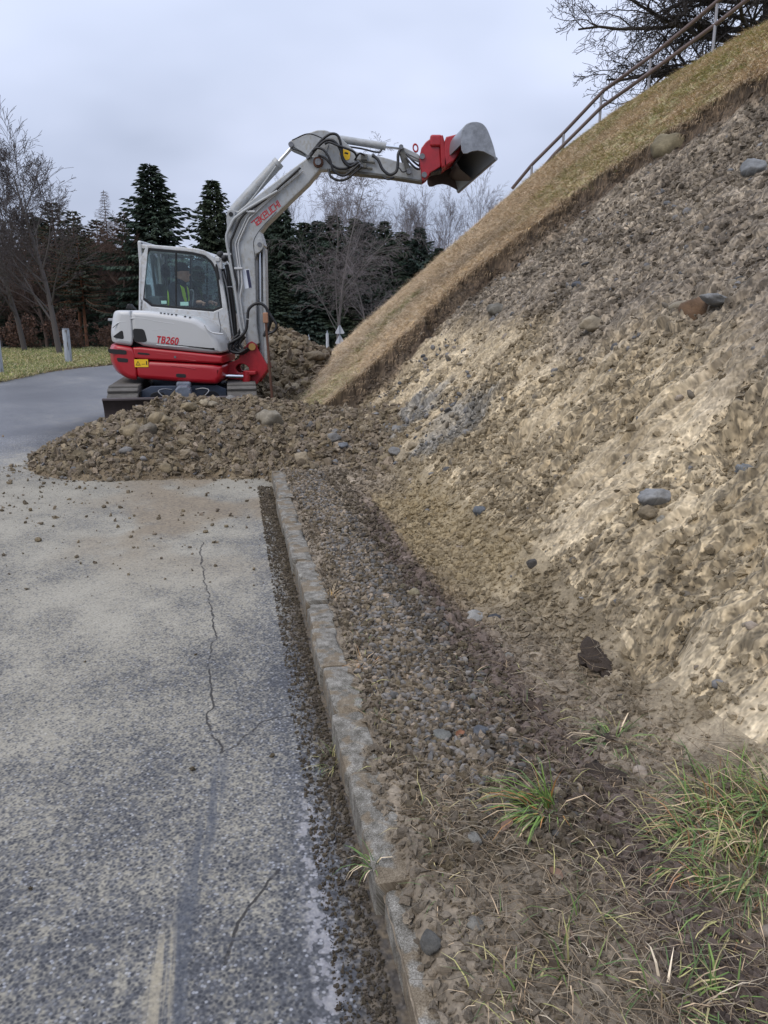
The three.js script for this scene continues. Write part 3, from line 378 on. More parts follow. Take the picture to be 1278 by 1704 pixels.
function bareTree(seed, o) {                                        // unit height about 1: returns [trunk, crown] geometries
  const r = rng(seed), T = new Twigs(), C = new Twigs(), side = V();
  const grow = (p, dir, len, rad, lvl) => {
    const n = (o.steps ?? [9, 6, 5, 3, 2])[lvl], sides = [8, 5, 4, 3, 3][lvl], pts = [p.clone()], rr = [rad], d = dir.clone(), q = p.clone(), end = lvl >= o.levels ? 0.35 : lvl === 0 ? 0.18 : 0.3;
    for (let k = 1; k <= n; k++) { d.x += (r() - 0.5) * o.wiggle[lvl]; d.y += (r() - 0.5) * o.wiggle[lvl] + o.lift[lvl]; d.z += (r() - 0.5) * o.wiggle[lvl]; d.normalize(); q.addScaledVector(d, len / n); pts.push(q.clone()); rr.push(Math.max(o.minR, rad * lerp(1, end, k / n))); }
    (lvl === 0 ? T : C).limb(pts, rr, sides, shade(lvl < 2 ? o.bark : o.twig, 0.75 + 0.5 * r()));
    if (lvl >= o.levels) { if (o.leaf && r() < o.leaf.chance) for (let k = 0; k < o.leaf.n; k++) leafAt(C, q.clone().lerp(p, r()), o.leaf, r); return; }
    const kids = o.kids[lvl];
    for (let k = 0; k < kids; k++) {
      const t = lerp(o.start[lvl], 1, (k + r() * 0.9) / kids), f = t * n, a = Math.min(n - 1, Math.floor(f)), at = pts[a].clone().lerp(pts[a + 1], f - a), ax = V().subVectors(pts[a + 1], pts[a]).normalize();
      side.set(r() - 0.5, (r() - 0.5) * 0.8, r() - 0.5).normalize(); side.addScaledVector(ax, -side.dot(ax)).normalize();
      const ang = o.angle[lvl] * (0.7 + 0.6 * r()), dd = ax.clone().multiplyScalar(Math.cos(ang)).addScaledVector(side, Math.sin(ang));
      if (o.lean && lvl === 0) dd.add(V(...o.lean)).normalize();
      grow(at, dd, len * o.ratio[lvl] * (0.65 + 0.6 * r()) * (lvl === 0 ? lerp(1.15, 0.55, (t - o.start[0]) / (1 - o.start[0])) : 1 - 0.35 * t), rr[a] * o.thick[lvl] * (0.7 + 0.5 * r()), lvl + 1);
    }
  };
  grow(V(0, 0, 0), V((r() - 0.5) * 0.08 + (o.tilt ?? 0), 1, (r() - 0.5) * 0.08).normalize(), o.len ?? 0.9, o.rad, 0);
  return [T.geo(), C.geo()];
}
function leafAt(C, at, leaf, r) { const d = V(r() - 0.5, -0.3 - r() * 0.6, r() - 0.5).normalize().multiplyScalar(leaf.size * (0.7 + 0.6 * r())), w = V(r() - 0.5, r() - 0.5, r() - 0.5).cross(d).normalize().multiplyScalar(leaf.size * 0.3), c = shade(leaf.col, 0.6 + 0.8 * r()); C.quad(at, at.clone().addScaledVector(d, 0.5).add(w), at.clone().add(d), at.clone().addScaledVector(d, 0.5).sub(w), c); }
function spruce(seed, o) {
  const r = rng(seed), T = new Twigs(), C = new Twigs(), pts = [], rr = []; for (let k = 0; k <= 10; k++) { pts.push(V(0, k / 10, 0)); rr.push(lerp(o.rad, 0.0015, k / 10)); } T.limb(pts, rr, 7, o.bark);
  for (let k = 0; k < o.whorls; k++) {
    const h = lerp(o.base, 0.985, Math.pow(k / (o.whorls - 1), 0.92)), L0 = o.spread * Math.pow(1 - h, o.taper) * (0.95) + 0.006, nb = Math.round(lerp(o.per, 4, h)), ph = r() * 6.28;
    for (let b = 0; b < nb; b++) {
      const az = ph + (b + (r() - 0.5) * 0.7) / nb * 6.283, L = L0 * (0.5 + 0.6 * r()) * (r() < 0.14 ? 1.3 : 1) * (0.7 + 0.75 * noise(Math.cos(az) * 1.6 + h * 9 + seed, Math.sin(az) * 1.6 + seed)), dir = V(Math.cos(az), lerp(-0.28, 0.65, h * h) + (r() - 0.5) * 0.25, Math.sin(az)).normalize(), n = 4, bp = [V(0, h, 0)], br = [o.rad * 0.22 * (1 - h) + 0.0012], q = V(0, h, 0), d = dir.clone();
      for (let s = 1; s <= n; s++) { d.y += (s < 3 ? -0.09 : 0.14); d.normalize(); q.addScaledVector(d, L / n); bp.push(q.clone()); br.push(lerp(br[0], 0.0007, s / n)); }
      C.limb(bp, br, 3, o.bark);
      const tw = Math.max(7, Math.round(o.twigs * (0.35 + L / o.spread))), tone = 0.6 + 0.75 * r();
      for (let w = 0; w < tw; w++) {
        const t = lerp(0.12, 1, (w + r()) / tw), f = t * n, a = Math.min(n - 1, Math.floor(f)), at = bp[a].clone().lerp(bp[a + 1], f - a), ax = V().subVectors(bp[a + 1], bp[a]).normalize(), sd = V().crossVectors(ax, V(0, 1, 0)).normalize().multiplyScalar(w % 2 ? 1 : -1);
        const dd = ax.clone().multiplyScalar(0.75).addScaledVector(sd, 0.85 * (1.15 - t)).add(V((r() - 0.5) * 0.4, -0.35 - 0.55 * r(), (r() - 0.5) * 0.4)).normalize(), len = o.needle * (0.6 + 0.8 * r()) * (1.1 - 0.5 * t) * (0.6 + 0.4 * (1 - h)), e = at.clone().addScaledVector(dd, len), wv = V(r() - 0.5, r() - 0.5, r() - 0.5).cross(dd).normalize().multiplyScalar(len * o.fat), mid = at.clone().lerp(e, 0.45), c = shade(o.col, tone * (0.7 + 0.6 * r()));
        C.quad(at, mid.clone().add(wv), e, mid.clone().sub(wv), c); const w2 = V().crossVectors(wv, dd).normalize().multiplyScalar(len * o.fat); C.quad(at, mid.clone().add(w2), e, mid.clone().sub(w2), c);
      }
    }
  }
  return [T.geo(), C.geo()];
}
const sprC = { bark: [0.045, 0.035, 0.028], col: [0.030, 0.050, 0.030] };
const sprSets = [11, 12, 13].map((k, i) => spruce(k * 7, { ...sprC, col: [[0.038, 0.060, 0.038], [0.050, 0.069, 0.038], [0.033, 0.055, 0.042]][i], rad: 0.013, whorls: 66, base: 0.03, spread: [0.27, 0.24, 0.30][i], taper: 0.8, per: 10, twigs: 18, needle: 0.052, fat: 0.2 }));
const pineSet = spruce(401, { bark: [0.19, 0.085, 0.045], col: [0.040, 0.045, 0.026], rad: 0.014, whorls: 22, base: 0.42, spread: 0.30, taper: 0.55, per: 8, twigs: 16, needle: 0.05, fat: 0.2 });
const larchSet = spruce(402, { bark: [0.10, 0.07, 0.055], col: [0.115, 0.070, 0.045], rad: 0.011, whorls: 46, base: 0.12, spread: 0.20, taper: 0.75, per: 8, twigs: 16, needle: 0.042, fat: 0.035 });
const greyBark = { bark: [0.085, 0.075, 0.070], twig: [0.075, 0.062, 0.060] };
const crownA = { ...greyBark, levels: 4, rad: 0.014, minR: 0.0008, kids: [16, 10, 7, 5], start: [0.2, 0.2, 0.15, 0.1], angle: [0.62, 0.55, 0.6, 0.6], ratio: [0.52, 0.52, 0.52, 0.62], thick: [0.5, 0.5, 0.55, 0.6], wiggle: [0.16, 0.24, 0.28, 0.3, 0.3], lift: [0.02, 0.06, 0.05, 0.03, 0.0] };
const bareSets = [bareTree(21, crownA), bareTree(22, { ...crownA, rad: 0.014, tilt: 0.12 }), bareTree(23, { ...crownA, kids: [16, 8, 6, 4], angle: [0.5, 0.5, 0.6, 0.6], rad: 0.010 })];
const weepSet = bareTree(31, { ...crownA, bark: [0.16, 0.145, 0.14], twig: [0.15, 0.13, 0.13], kids: [20, 9, 6, 4], start: [0.06, 0.15, 0.1, 0.1], angle: [0.62, 0.55, 0.6, 0.5], ratio: [0.5, 0.5, 0.5, 0.6], lift: [0.0, 0.02, -0.10, -0.16, -0.16], thick: [0.36, 0.5, 0.5, 0.6], rad: 0.008, minR: 0.0006 });
const brownSet = bareTree(33, { ...crownA, bark: [0.085, 0.060, 0.048], twig: [0.10, 0.062, 0.045], kids: [16, 8, 6, 4], start: [0.1, 0.15, 0.1, 0.1], angle: [0.7, 0.6, 0.6, 0.5] });
const paleSet = bareTree(37, { ...crownA, bark: [0.14, 0.12, 0.115], twig: [0.13, 0.105, 0.105], kids: [18, 8, 5, 4], angle: [0.45, 0.5, 0.55, 0.6], rad: 0.008, minR: 0.0005 });
const shrubSet = bareTree(35, { ...crownA, levels: 3, len: 0.7, bark: [0.06, 0.045, 0.038], twig: [0.07, 0.05, 0.04], kids: [14, 8, 6], start: [0.04, 0.1, 0.1], angle: [0.8, 0.6, 0.6], ratio: [0.6, 0.5, 0.5], rad: 0.012, minR: 0.002, leaf: { chance: 0.75, n: 3, size: 0.04, col: [0.115, 0.062, 0.040] } });
function plant(name, set, x, z, h, w, turn, label, category, group, y = -0.1) { const t = thing(name, label, category, [x, y, z], turn, group); obj('trunk', set[0], barkMat, t); obj('crown', set[1], leafMat, t); t.scale.set(h * w, h, h * w); return t; }
const T1 = 'spruces standing along the wood', T2 = 'bare trees standing along the wood';
// each row: x, z, height from the picture of the place; labels tell the kinds apart
plant('spruce_tree', sprSets[0], ...[-10.135, -36, 7.838], 1.6, 0.4, 'tall full dark green spruce standing behind the cab', 'tree');
plant('spruce_tree', sprSets[1], ...[-7.883, -38, 7.517], 1.4, 1.9, 'dark spruce standing just behind the lifting boom', 'tree');
[[-22.663, -46, 4.876], [-21.048, -46, 5.522], [-19.518, -46, 6.418], [-18.3, -46, 5.779], [-16.898, -46, 6.227], [-15.569, -46, 5.199], [-14.417, -46, 5.522], [-11.862, -46, 4.616], [-10.758, -46, 4.225]].forEach(([x, z, h], i) => plant('spruce_tree', sprSets[i % 3], x, z, h * [1, 0.92, 1.06][i % 3], 1.6, i * 1.7, 'dark spruce in the dense wood beyond the bollards', 'tree', T1));
[[-5.939, -41, 5.905], [-5.317, -41, 6.471], [-4.668, -41, 6.075], [-4.02, -41, 6.668], [-3.226, -41, 5.905], [-2.315, -41, 6.358], [-1.477, -41, 5.905], [-0.811, -41, 6.471], [0.03, -41, 5.735], [0.874, -41, 5.905], [1.725, -41, 5.335], [2.577, -41, 5.049]].forEach(([x, z, h], i) => plant('spruce_tree', sprSets[(i + 1) % 3], x, z + (i % 3) * 1.6, h * [1, 0.94, 1.05, 0.9][i % 4], 1.35 + 0.3 * (i % 2), i * 2.1, 'slim dark spruce in the close row beyond the warning sign', 'tree', 'slim spruces in a close row'));
[[-4.807, -35, 3.322], [-4.168, -35, 2.872], [-3.311, -35, 3.621], [-2.461, -35, 3.072], [-1.542, -35, 3.247], [-0.708, -35, 2.872], [0.026, -35, 3.072]].forEach(([x, z, h], i) => plant('spruce_tree', sprSets[i % 3], x, z, h, 1.7, i * 1.3, 'low bushy young spruce filling the wood edge beyond the warning sign', 'tree', 'young spruces at the wood edge'));
plant('larch_tree', larchSet, ...[-13.254, -39, 7.196], 1.0, 0.3, 'bare brown larch with a fine pointed crown', 'tree');
plant('pine_tree', pineSet, ...[-12.454, -33, 4.557], 1.25, 0.3, 'pine with a straight reddish trunk and thin dark crown', 'tree');
plant('pine_tree', pineSet, ...[-13.076, -34, 5.187], 1.2, 2.4, 'pine with a reddish trunk leaning over brown shrubs', 'tree').rotation.z = 0.05;
plant('pine_tree', pineSet, ...[-16.184, -40, 6.82], 1.35, 4.4, 'taller pine with dense dark crown above the brown shrubs', 'tree');
plant('bare_tree', bareSets[0], ...[-11.119, -27, 6.734], 1.15, 0.6, 'large bare grey tree with forked leaning trunk by the meadow', 'tree').rotation.z = 0.08;
plant('bare_tree', bareSets[1], ...[-13.247, -29, 6.683], 1.1, 2.6, 'bare grey tree with upswept limbs beside the large forked tree', 'tree');
plant('bare_tree', brownSet, ...[-11.694, -35, 4.901], 1.2, 1.2, 'bushy bare tree with reddish brown twigs in front of the larch', 'tree');
plant('bare_tree', brownSet, ...[-15.408, -36, 4.691], 1.4, 3.2, 'bushy bare tree with brown twigs behind the forked grey tree', 'tree');
plant('bare_tree', brownSet, ...[-13.736, -38, 4.857], 1.3, 5.2, 'bushy bare tree with brown twigs between larch and pines', 'tree');
[[-18.007, -37, 4.903], [-16.774, -37, 4.255], [-15.003, -37, 4.385], [-13.995, -37, 4.046], [-11.942, -37, 3.941], [-11.355, -37, 4.385], [-16.231, -37, 3.731], [-14.605, -37, 3.468], [-13.062, -37, 3.731], [-17.797, -37, 3.336], [-12.464, -37, 3.336], [-11.016, -37, 3.468]].forEach(([x, z, h], i) => plant('bare_tree', i % 2 ? brownSet : bareSets[2], x, z - (i % 4) * 1.5, h, 1.6 + 0.3 * (i % 2), i * 2.7, 'tangled leafless tree filling the wood beyond the bollards', 'tree', 'leafless trees filling the wood'));
[[-19.709, -42, 6.211], [-18.277, -42, 6.587], [-15.964, -42, 6.645], [-14.774, -42, 6.211], [-13.354, -42, 6.587]].forEach(([x, z, h], i) => plant('pine_tree', pineSet, x, z, h, 1.1 + 0.2 * (i % 2), i * 1.9, 'dark pine with open crown deep in the wood beyond the bollards', 'tree', 'pines deep in the wood'));
plant('bare_tree', weepSet, ...[-1.736, -29, 6.722], 1.1, 0.9, 'pale birch with weeping bare twigs in front of the spruces', 'tree');
plant('bare_tree', weepSet, ...[-0.71, -33, 3.978], 1.5, 2.9, 'low bare tree with arching pale twigs beside the birch', 'tree');
[[-5.104, -44, 7.482], [-3.817, -44, 7.632], [-1.57, -44, 7.841], [-0.129, -44, 6.82], [0.676, -44, 7.031], [1.65, -44, 6.213], [2.672, -44, 7.031], [3.312, -44, 7.242], [4.837, -44, 7.841]].forEach(([x, z, h], i) => plant('bare_tree', paleSet, x, z - (i % 2) * 2, h, 0.8, i * 1.9, 'thin bare tree rising behind the shoulder of the grass slope', 'tree', T2));
[[-14.816, -31.5, 1.033], [-14.105, -31.5, 1.381], [-13.446, -31.5, 0.87], [-12.84, -31.5, 1.612], [-12.22, -31.5, 1.149], [-11.727, -31.5, 0.8], [-11.178, -31.5, 1.033], [-15.457, -31.5, 1.266], [-10.394, -31.5, 0.963]].forEach(([x, z, h], i) => plant('beech_shrub', shrubSet, x, z + (i % 3) * 0.8, h * 1.35, 1.25, i * 2.3, 'shrub holding withered copper brown leaves at the wood edge', 'shrub', 'copper brown shrubs at the wood edge'));
[[-18.006, -38, 2.149], [-16.734, -38, 2.01], [-15.272, -38, 2.286], [-13.999, -38, 2.149], [-12.543, -38, 2.424], [-11.422, -38, 2.149], [-9.704, -38, 2.149]].forEach(([x, z, h], i) => plant('spruce_tree', sprSets[i % 3], x, z, h, 1.9, i * 1.1, 'short bushy spruce in the shade beneath the taller trees', 'tree', 'short spruces under the wood'));
{ // gnarled old tree on the hilltop behind the handrail
  const set = bareTree(52, { levels: 4, steps: [9, 9, 7, 5, 3], bark: [0.040, 0.034, 0.030], twig: [0.040, 0.034, 0.032], rad: 0.05, minR: 0.0011, len: 0.62, kids: [22, 13, 9, 5], start: [0.1, 0.12, 0.1, 0.1], angle: [1.2, 0.75, 0.8, 0.8], ratio: [1.1, 0.5, 0.42, 0.5], thick: [0.34, 0.5, 0.5, 0.6], wiggle: [0.3, 0.45, 0.65, 0.8, 0.9], lift: [0, -0.05, -0.05, -0.05, -0.03], lean: [-0.45, -0.12, 0.1] });
  const [x, z] = [7.551, -17, 7.537], s = rs(x, z), l = rl(x, z); plant('old_tree', set, x, z, 4.7, 1.0, 0.0, 'gnarled dark bare tree on the hilltop behind the handrail', 'tree', null, hillH(s, l) - 0.9);
}

// ------------------------------------------------------------------ grass
function tuftGeo(seed, blades, h, spread, lean, width, cols, flop = 0.5, at = null) {
  const r = rng(seed), T = new Twigs();
  for (let k = 0; k < blades; k++) {
    const a = r() * 6.283, q = Math.pow(r(), 0.6) * spread, p = V(Math.cos(a) * q, -0.01, Math.sin(a) * q), az = a + (r() - 0.5) * 2, L = h * (0.45 + 0.75 * r()), d = V(Math.cos(az) * (0.25 + flop * r()) + lean[0], 1, Math.sin(az) * (0.25 + flop * r()) + lean[1]).normalize(), w = V(-d.z + (r() - 0.5), 0, d.x + (r() - 0.5)).normalize().multiplyScalar(width * (0.6 + 0.8 * r())), c = shade(cols[Math.floor(r() * cols.length)], 0.7 + 0.6 * r()), n = 3, droop = 0.25 + 0.9 * r() * flop; let prev = p.clone(), pw = w.clone();
    for (let s = 1; s <= n; s++) { d.y -= droop * s / n; d.normalize(); const nx = prev.clone().addScaledVector(d, L / n), nw = w.clone().multiplyScalar(1 - Math.pow(s / n, 1.6) * 0.93); T.quad(prev.clone().sub(pw), prev.clone().add(pw), nx.clone().add(nw), nx.clone().sub(nw), shade(c, 0.85 + 0.15 * s)); prev = nx; pw = nw; }
  }
  return T.geo();
}
const grassMat = new THREE.MeshPhysicalMaterial({ roughness: 0.8, vertexColors: true, side: THREE.DoubleSide, transmission: 0.0 });
const straw = [[0.45, 0.335, 0.21], [0.52, 0.41, 0.27], [0.36, 0.265, 0.165], [0.56, 0.47, 0.34]], green = [[0.10, 0.165, 0.04], [0.135, 0.20, 0.05], [0.075, 0.125, 0.04]], mossy = [[0.33, 0.285, 0.13], [0.27, 0.255, 0.10], [0.38, 0.32, 0.16]];
function grassField(name, parent, geos, seed, count, place, sc) {
  const r = rng(seed), per = geos.map(() => []);
  for (let i = 0; i < count; i++) { const p = place(r); if (!p) continue; const q = sc * (0.6 + 0.8 * r()), k = p[3] ?? Math.floor(r() * geos.length); tmpE.set((r() - 0.5) * 0.4, r() * 6.28, (r() - 0.5) * 0.4); if (p[4] !== undefined) tmpE.y = p[4] + (r() - 0.5) * 0.9; tmpM.compose(V(p[0], p[1], p[2]), tmpQ.setFromEuler(tmpE), V(q, q, q)); per[k].push([tmpM.clone(), 0.75 + 0.5 * r()]); }
  geos.forEach((g, k) => { const m = new THREE.InstancedMesh(g, grassMat, per[k].length); per[k].forEach(([a, v], i) => { m.setMatrixAt(i, a); m.setColorAt(i, tmpC.setRGB(v, v, v)); }); m.name = name; m.userData.kind = 'stuff'; m.castShadow = m.receiveShadow = true; parent.add(m); });
}
// dry slope: matted blades combed downhill
const dryGrass = tag(sub('dry_grass', scene), 'matted dry straw coloured grass covering the slope above the cut', 'grass', null, 'stuff');
const downTurn = 0;
{
  const combed = [1, 2, 3].map((k) => tuftGeo(k * 9, 18, 0.085, 0.06, [-1.3 * NX, -1.3 * NZ], 0.0026, straw, 1.0)), greenish = [4, 5].map((k) => tuftGeo(k * 9, 18, 0.075, 0.06, [-1.1 * NX, -1.1 * NZ], 0.0026, [...mossy, ...mossy, green[0], straw[0]], 0.8)), hang = tuftGeo(77, 11, 0.12, 0.045, [-0.9 * NX - 0.5 * -DX * 2, -0.9 * NZ + 1.0], 0.0022, [...straw, [0.16, 0.11, 0.06]], 1.3);
  grassField('blades', dryGrass, [...combed, ...greenish, hang], 610, 90000, (r) => {
    const s = lerp(2, 19, r()), l = lerp(0.7, 10.5, Math.pow(r(), 0.9)), g = groundParts(s, l); if (g.e > 0.03) return null; if (s < 6 && r() < 0.5) return null;
    const y = s < 11.4 && l < 7.6 ? groundH(s, l) : smax(g.verge - 0.1 * sst(11, 13, s), g.bank, 0.1) - 0.02; if (y < farHeapH(wx(s, l), wz(s, l)) - 0.02) return null;
    const gn = 0.75 * sst(5.4, 8.4, l + 2 * (fbm(s * 0.9, l * 0.9, 3) - 0.5)) + 0.6 * sst(1.5, 0.9, l) + 0.5 * sst(0.58, 0.7, fbm(s * 0.8 + 90, l * 0.8, 3));
    const k = g.e > -0.10 && r() < 0.7 ? 5 : r() < gn ? 3 + Math.floor(r() * 2) : Math.floor(r() * 3); return [wx(s, l), y - 0.005, wz(s, l), k, (r() - 0.5) * 0.6];
  }, 1.0);
  const clump = [6, 7].map((k) => tuftGeo(k * 9, 22, 0.14, 0.05, [-1.0 * NX, -1.0 * NZ], 0.0026, [...straw, mossy[2]], 1.0)), root = tuftGeo(79, 12, 0.14, 0.07, [-0.4 * NX, 1.2], 0.0016, [[0.09, 0.065, 0.045], [0.14, 0.10, 0.065], [0.05, 0.04, 0.03]], 1.5);
  grassField('clumps', dryGrass, clump, 612, 5200, (r) => { const s = lerp(5, 17, r()), l = lerp(0.8, 9, r()), g = groundParts(s, l); if (g.e > 0 || r() > sst(0.45, 0.62, fbm(s * 2.1 + 5, l * 2.1, 3))) return null; const y = s < 11.4 && l < 7.6 ? groundH(s, l) : smax(g.verge - 0.1 * sst(11, 13, s), g.bank, 0.1) - 0.02; return [wx(s, l), y, wz(s, l), undefined, (r() - 0.5) * 0.9]; }, 1.0);
  grassField('roots', dryGrass, [root], 613, 1700, (r) => { const l = lerp(0.9, 7.2, r()), s0 = table(cutEdge, l) + (r() - 0.5) * 0.8, e = edgeIn(s0, l); if (e > 0.2 || e < 0.0) return null; return [wx(s0, l), groundH(s0, l) + 0.02, wz(s0, l), 0, (r() - 0.5) * 1.2]; }, 1.0);
  // extra fringe hanging over the broken turf edge
  grassField('fringe', dryGrass, [hang], 611, 3600, (r) => { const l = lerp(0.9, 7.2, r()), s0 = table(cutEdge, l) + (r() - 0.5) * 0.8, e = edgeIn(s0, l); if (e > 0.06 || e < -0.10) return null; return [wx(s0, l), groundH(s0, l) - 0.01, wz(s0, l), 0, (r() - 0.5) * 0.8]; }, 1.05);
}
// meadow strip beyond the road
const lawn = tag(sub('meadow_grass', scene), 'short green grass growing between road edge and wood', 'grass', null, 'stuff');
grassField('blades', lawn, [tuftGeo(91, 14, 0.10, 0.14, [0, 0], 0.005, [...green, ...mossy, ...mossy, straw[3]], 0.9), tuftGeo(92, 14, 0.10, 0.14, [0, 0], 0.005, [...mossy, ...mossy, green[1], straw[1]], 0.9)], 620, 26000, (r) => { const s = lerp(14, 33, r()), d = 0.15 + 13 * Math.pow(r(), 1.3), l = table(roadLeft, s) - d; return [wx(s, l), -0.15 + 0.2 * sst(-0.25, 0.25, d) + 0.10 * sst(0.2, 4, d) + 0.5 * sst(10, 26, d) + 0.0, wz(s, l)]; }, 1.0);
// straw and weeds on the verge
const litter = tag(sub('straw_litter', scene), 'dry straw and torn grass littering the soil behind the kerb', 'grass', null, 'stuff');
{
  const lay = [1, 2, 3].map((k) => { const r = rng(k * 71), T = new Twigs(); for (let i = 0; i < 5; i++) { const a = r() * 6.28, L = 0.05 + 0.09 * r(), p = V((r() - 0.5) * 0.1, 0.006 + 0.012 * r(), (r() - 0.5) * 0.1), m = V(p.x + Math.cos(a) * L * 0.5, p.y + 0.012 * r(), p.z + Math.sin(a) * L * 0.5), e = V(p.x + Math.cos(a + 0.3) * L, p.y + 0.004, p.z + Math.sin(a + 0.3) * L); T.limb([p, m, e], [0.0009, 0.0008, 0.0004], 3, shade(straw[Math.floor(r() * 4)], 0.2 + 0.5 * r())); } return T.geo(); });
  grassField('stalks', litter, lay, 630, 750, (r) => { const s = 0.9 + 2.3 * Math.pow(r(), 1.4), l = 0.5 + 1.1 * r(); if (s > 2.2 && gravelIn(s, l) > 0.5 && r() < 0.8) return null; const x = wx(s, l), z = wz(s, l); return [x, surface(x, z) + 0.004, z]; }, 1);
  const wisp = [tuftGeo(95, 9, 0.075, 0.03, [0, 0], 0.0014, [...straw, ...mossy], 1.2), tuftGeo(96, 9, 0.085, 0.03, [0, 0], 0.0016, [...green, ...mossy, straw[0]], 1.1)];
  grassField('wisps', litter, wisp, 631, 300, (r) => { const s = 0.9 + 2.6 * Math.pow(r(), 1.3), l = r() < 0.35 ? 0.46 + 0.1 * r() : 0.5 + 0.95 * Math.pow(r(), 0.8); if (gravelIn(s, l) > 0.7 && r() < 0.85) return null; const x = wx(s, l), z = wz(s, l); return [x, surface(x, z), z]; }, 1);
}
function tuft(s, l, n, h, spread, w, cols, label, lean = [0, 0], flop = 1, seed = 1) { const x = wx(s, l), z = wz(s, l), m = obj('grass_tuft', tuftGeo(seed * 13 + 700, n, h, spread, lean, w, cols, flop), grassMat); m.position.set(x, surface(x, z) + 0.005, z); return tag(m, label, 'grass tuft'); }
tuft(1.90, 0.86, 120, 0.19, 0.05, 0.0030, [...green, [0.14, 0.22, 0.04], [0.12, 0.2, 0.04], straw[0], [0.3, 0.15, 0.05]], 'bright green and orange grass tuft standing alone on the soil', [-0.75, 0.25], 0.8, 1);
tuft(2.30, 1.30, 70, 0.17, 0.05, 0.0028, [...green, [0.12, 0.16, 0.07], straw[1]], 'torn green tuft lying on a dark sod at the foot of the bank', [-0.3, 0.4], 1.3, 2);
tuft(1.80, 0.315, 20, 0.10, 0.02, 0.0020, [...green, straw[1]], 'small green weed tuft growing at the kerb face in the gutter', [-0.4, 0.2], 1.1, 3);
tuft(2.47, 0.29, 40, 0.10, 0.05, 0.0017, [...green, ...mossy], 'mossy grass tuft growing along the kerb joint above the gutter', [-0.2, 0.2], 1.0, 4);
tuft(3.93, 0.47, 30, 0.10, 0.03, 0.0018, [straw[0], straw[1], [0.4, 0.24, 0.06]], 'yellow dry tuft between the kerb and the gravel band', [0, 0], 0.9, 5);
tuft(3.05, 0.50, 36, 0.09, 0.05, 0.0016, [straw[0], straw[2], [0.3, 0.16, 0.06]], 'orange brown dry tuft at the edge of the gravel band', [0, 0], 1.1, 6);
for (const [i, [s, l, n, h]] of [[1.74, 1.30, 120, 0.15], [1.62, 1.18, 90, 0.13], [1.52, 1.30, 130, 0.15], [1.84, 1.42, 110, 0.14], [1.64, 1.42, 120, 0.15], [1.44, 1.16, 60, 0.12], [1.70, 1.52, 110, 0.15]].entries()) tag(tuft(s, l, n, h * 1.25, 0.09, 0.0027, [...green, ...green, ...mossy, straw[0], straw[2], [0.26, 0.13, 0.06]], 'thick green and straw grass clump at the foot of the bank', [-0.45, 0.25], 0.75, 20 + i), null, null, 'grass clumps at the foot of the bank');
for (const [i, [s, l, n, h]] of [[1.22, 0.88, 44, 0.13], [1.33, 0.70, 26, 0.11], [1.18, 0.98, 30, 0.12], [1.46, 0.78, 18, 0.10], [1.28, 0.55, 16, 0.08]].entries()) tag(tuft(s, l, n, h * 1.2, 0.06, 0.0026, [...green, ...green, ...mossy, ...straw], 'loose green and straw tuft scattered on crumbly soil near the kerb', [0.2, 0.1], 0.85, 40 + i), null, null, 'loose tufts on the crumbly verge');

// ------------------------------------------------------------------ street furniture
const galv = mat(150, 158, 170, 0.5, { metalness: 0.35, map: grimeTile }), pale = mat(196, 200, 204, 0.6, { map: grimeTile }), rust = mat(92, 62, 48, 0.85, { map: grimeTile }), railMat = mat(112, 96, 92, 0.6, { map: grimeTile }), railPost = mat(150, 150, 155, 0.55, { metalness: 0.3 });
const postMap = dataTex(256, 256, (i, j, o) => { const a = fbm(i / 30, j / 50, 4), b = sst(0.62, 0.75, fbm(i / 9 + 40, j / 14, 3)), v = 158 + 60 * (a - 0.5); o[0] = lerp(v - 8, 96, b); o[1] = lerp(v - 1, 90, b); o[2] = lerp(v + 8, 86, b); });
const postMat = new THREE.MeshStandardMaterial({ map: postMap, roughness: 0.75, side: THREE.DoubleSide });
for (const [x, z, turn, label] of [[-9.55, -23.7, 0.4, 'weathered grey wooden bollard on the grass strip beyond the road'], [-9.72, -19.7, 2.1, 'weathered grey bollard at the grass edge in front of the forked tree']]) {
  const b = thing('bollard', label, 'bollard', [x, -0.02, z], turn, 'bollards along the grass strip');
  const g = new THREE.LatheGeometry([[0, -0.2], [0.105, -0.2], [0.105, 0.2], [0.102, 1.04], [0.09, 1.075], [0.0, 1.085]].map(([a, c]) => new THREE.Vector2(a, c)), 18); obj('post', g, postMat, b);
  obj('cap', new THREE.CylinderGeometry(0.094, 0.104, 0.018, 18).translate(0, 1.088, 0), mat(96, 100, 106, 0.6), b);
}
for (const [[x, z], w, h, label] of [[[-2.579, -27, 0.526].slice(0, 2), 0.05, 0.80, 'short white marker post standing behind the soil heap'], [[-1.94, -27, 0.526].slice(0, 2), 0.055, 0.93, 'taller white marker post beside the triangular sign']]) {
  const p = thing('marker_post', label, 'post', [x, -0.1, z], 0.2); obj('post', new THREE.CylinderGeometry(w * 0.9, w, h, 14).translate(0, h / 2, 0), pale, p); obj('tip', new THREE.CylinderGeometry(0.012, w * 0.6, 0.1, 10).translate(0, h + 0.05, 0), galv, p);
}
{ // double triangular warning sign seen from behind
  const [x, z] = [-1.568, -28, 0.796], t = thing('warning_sign', 'pair of pale triangular road signs on a thin post seen from behind', 'sign', [x, -0.1, z], 0);
  obj('post', cyl(V(0, 0, 0.03), V(0, 1.2, 0.03), 0.014), galv, t);
  for (const y of [0.89, 0.54]) { const g = plate(chaikin([[-0.19, y], [0.19, y], [0, y + 0.34]], 2, 0.12), -0.012, 0.0, 0.003); obj('triangle', g, mat(186, 190, 196, 0.5), t); }
}
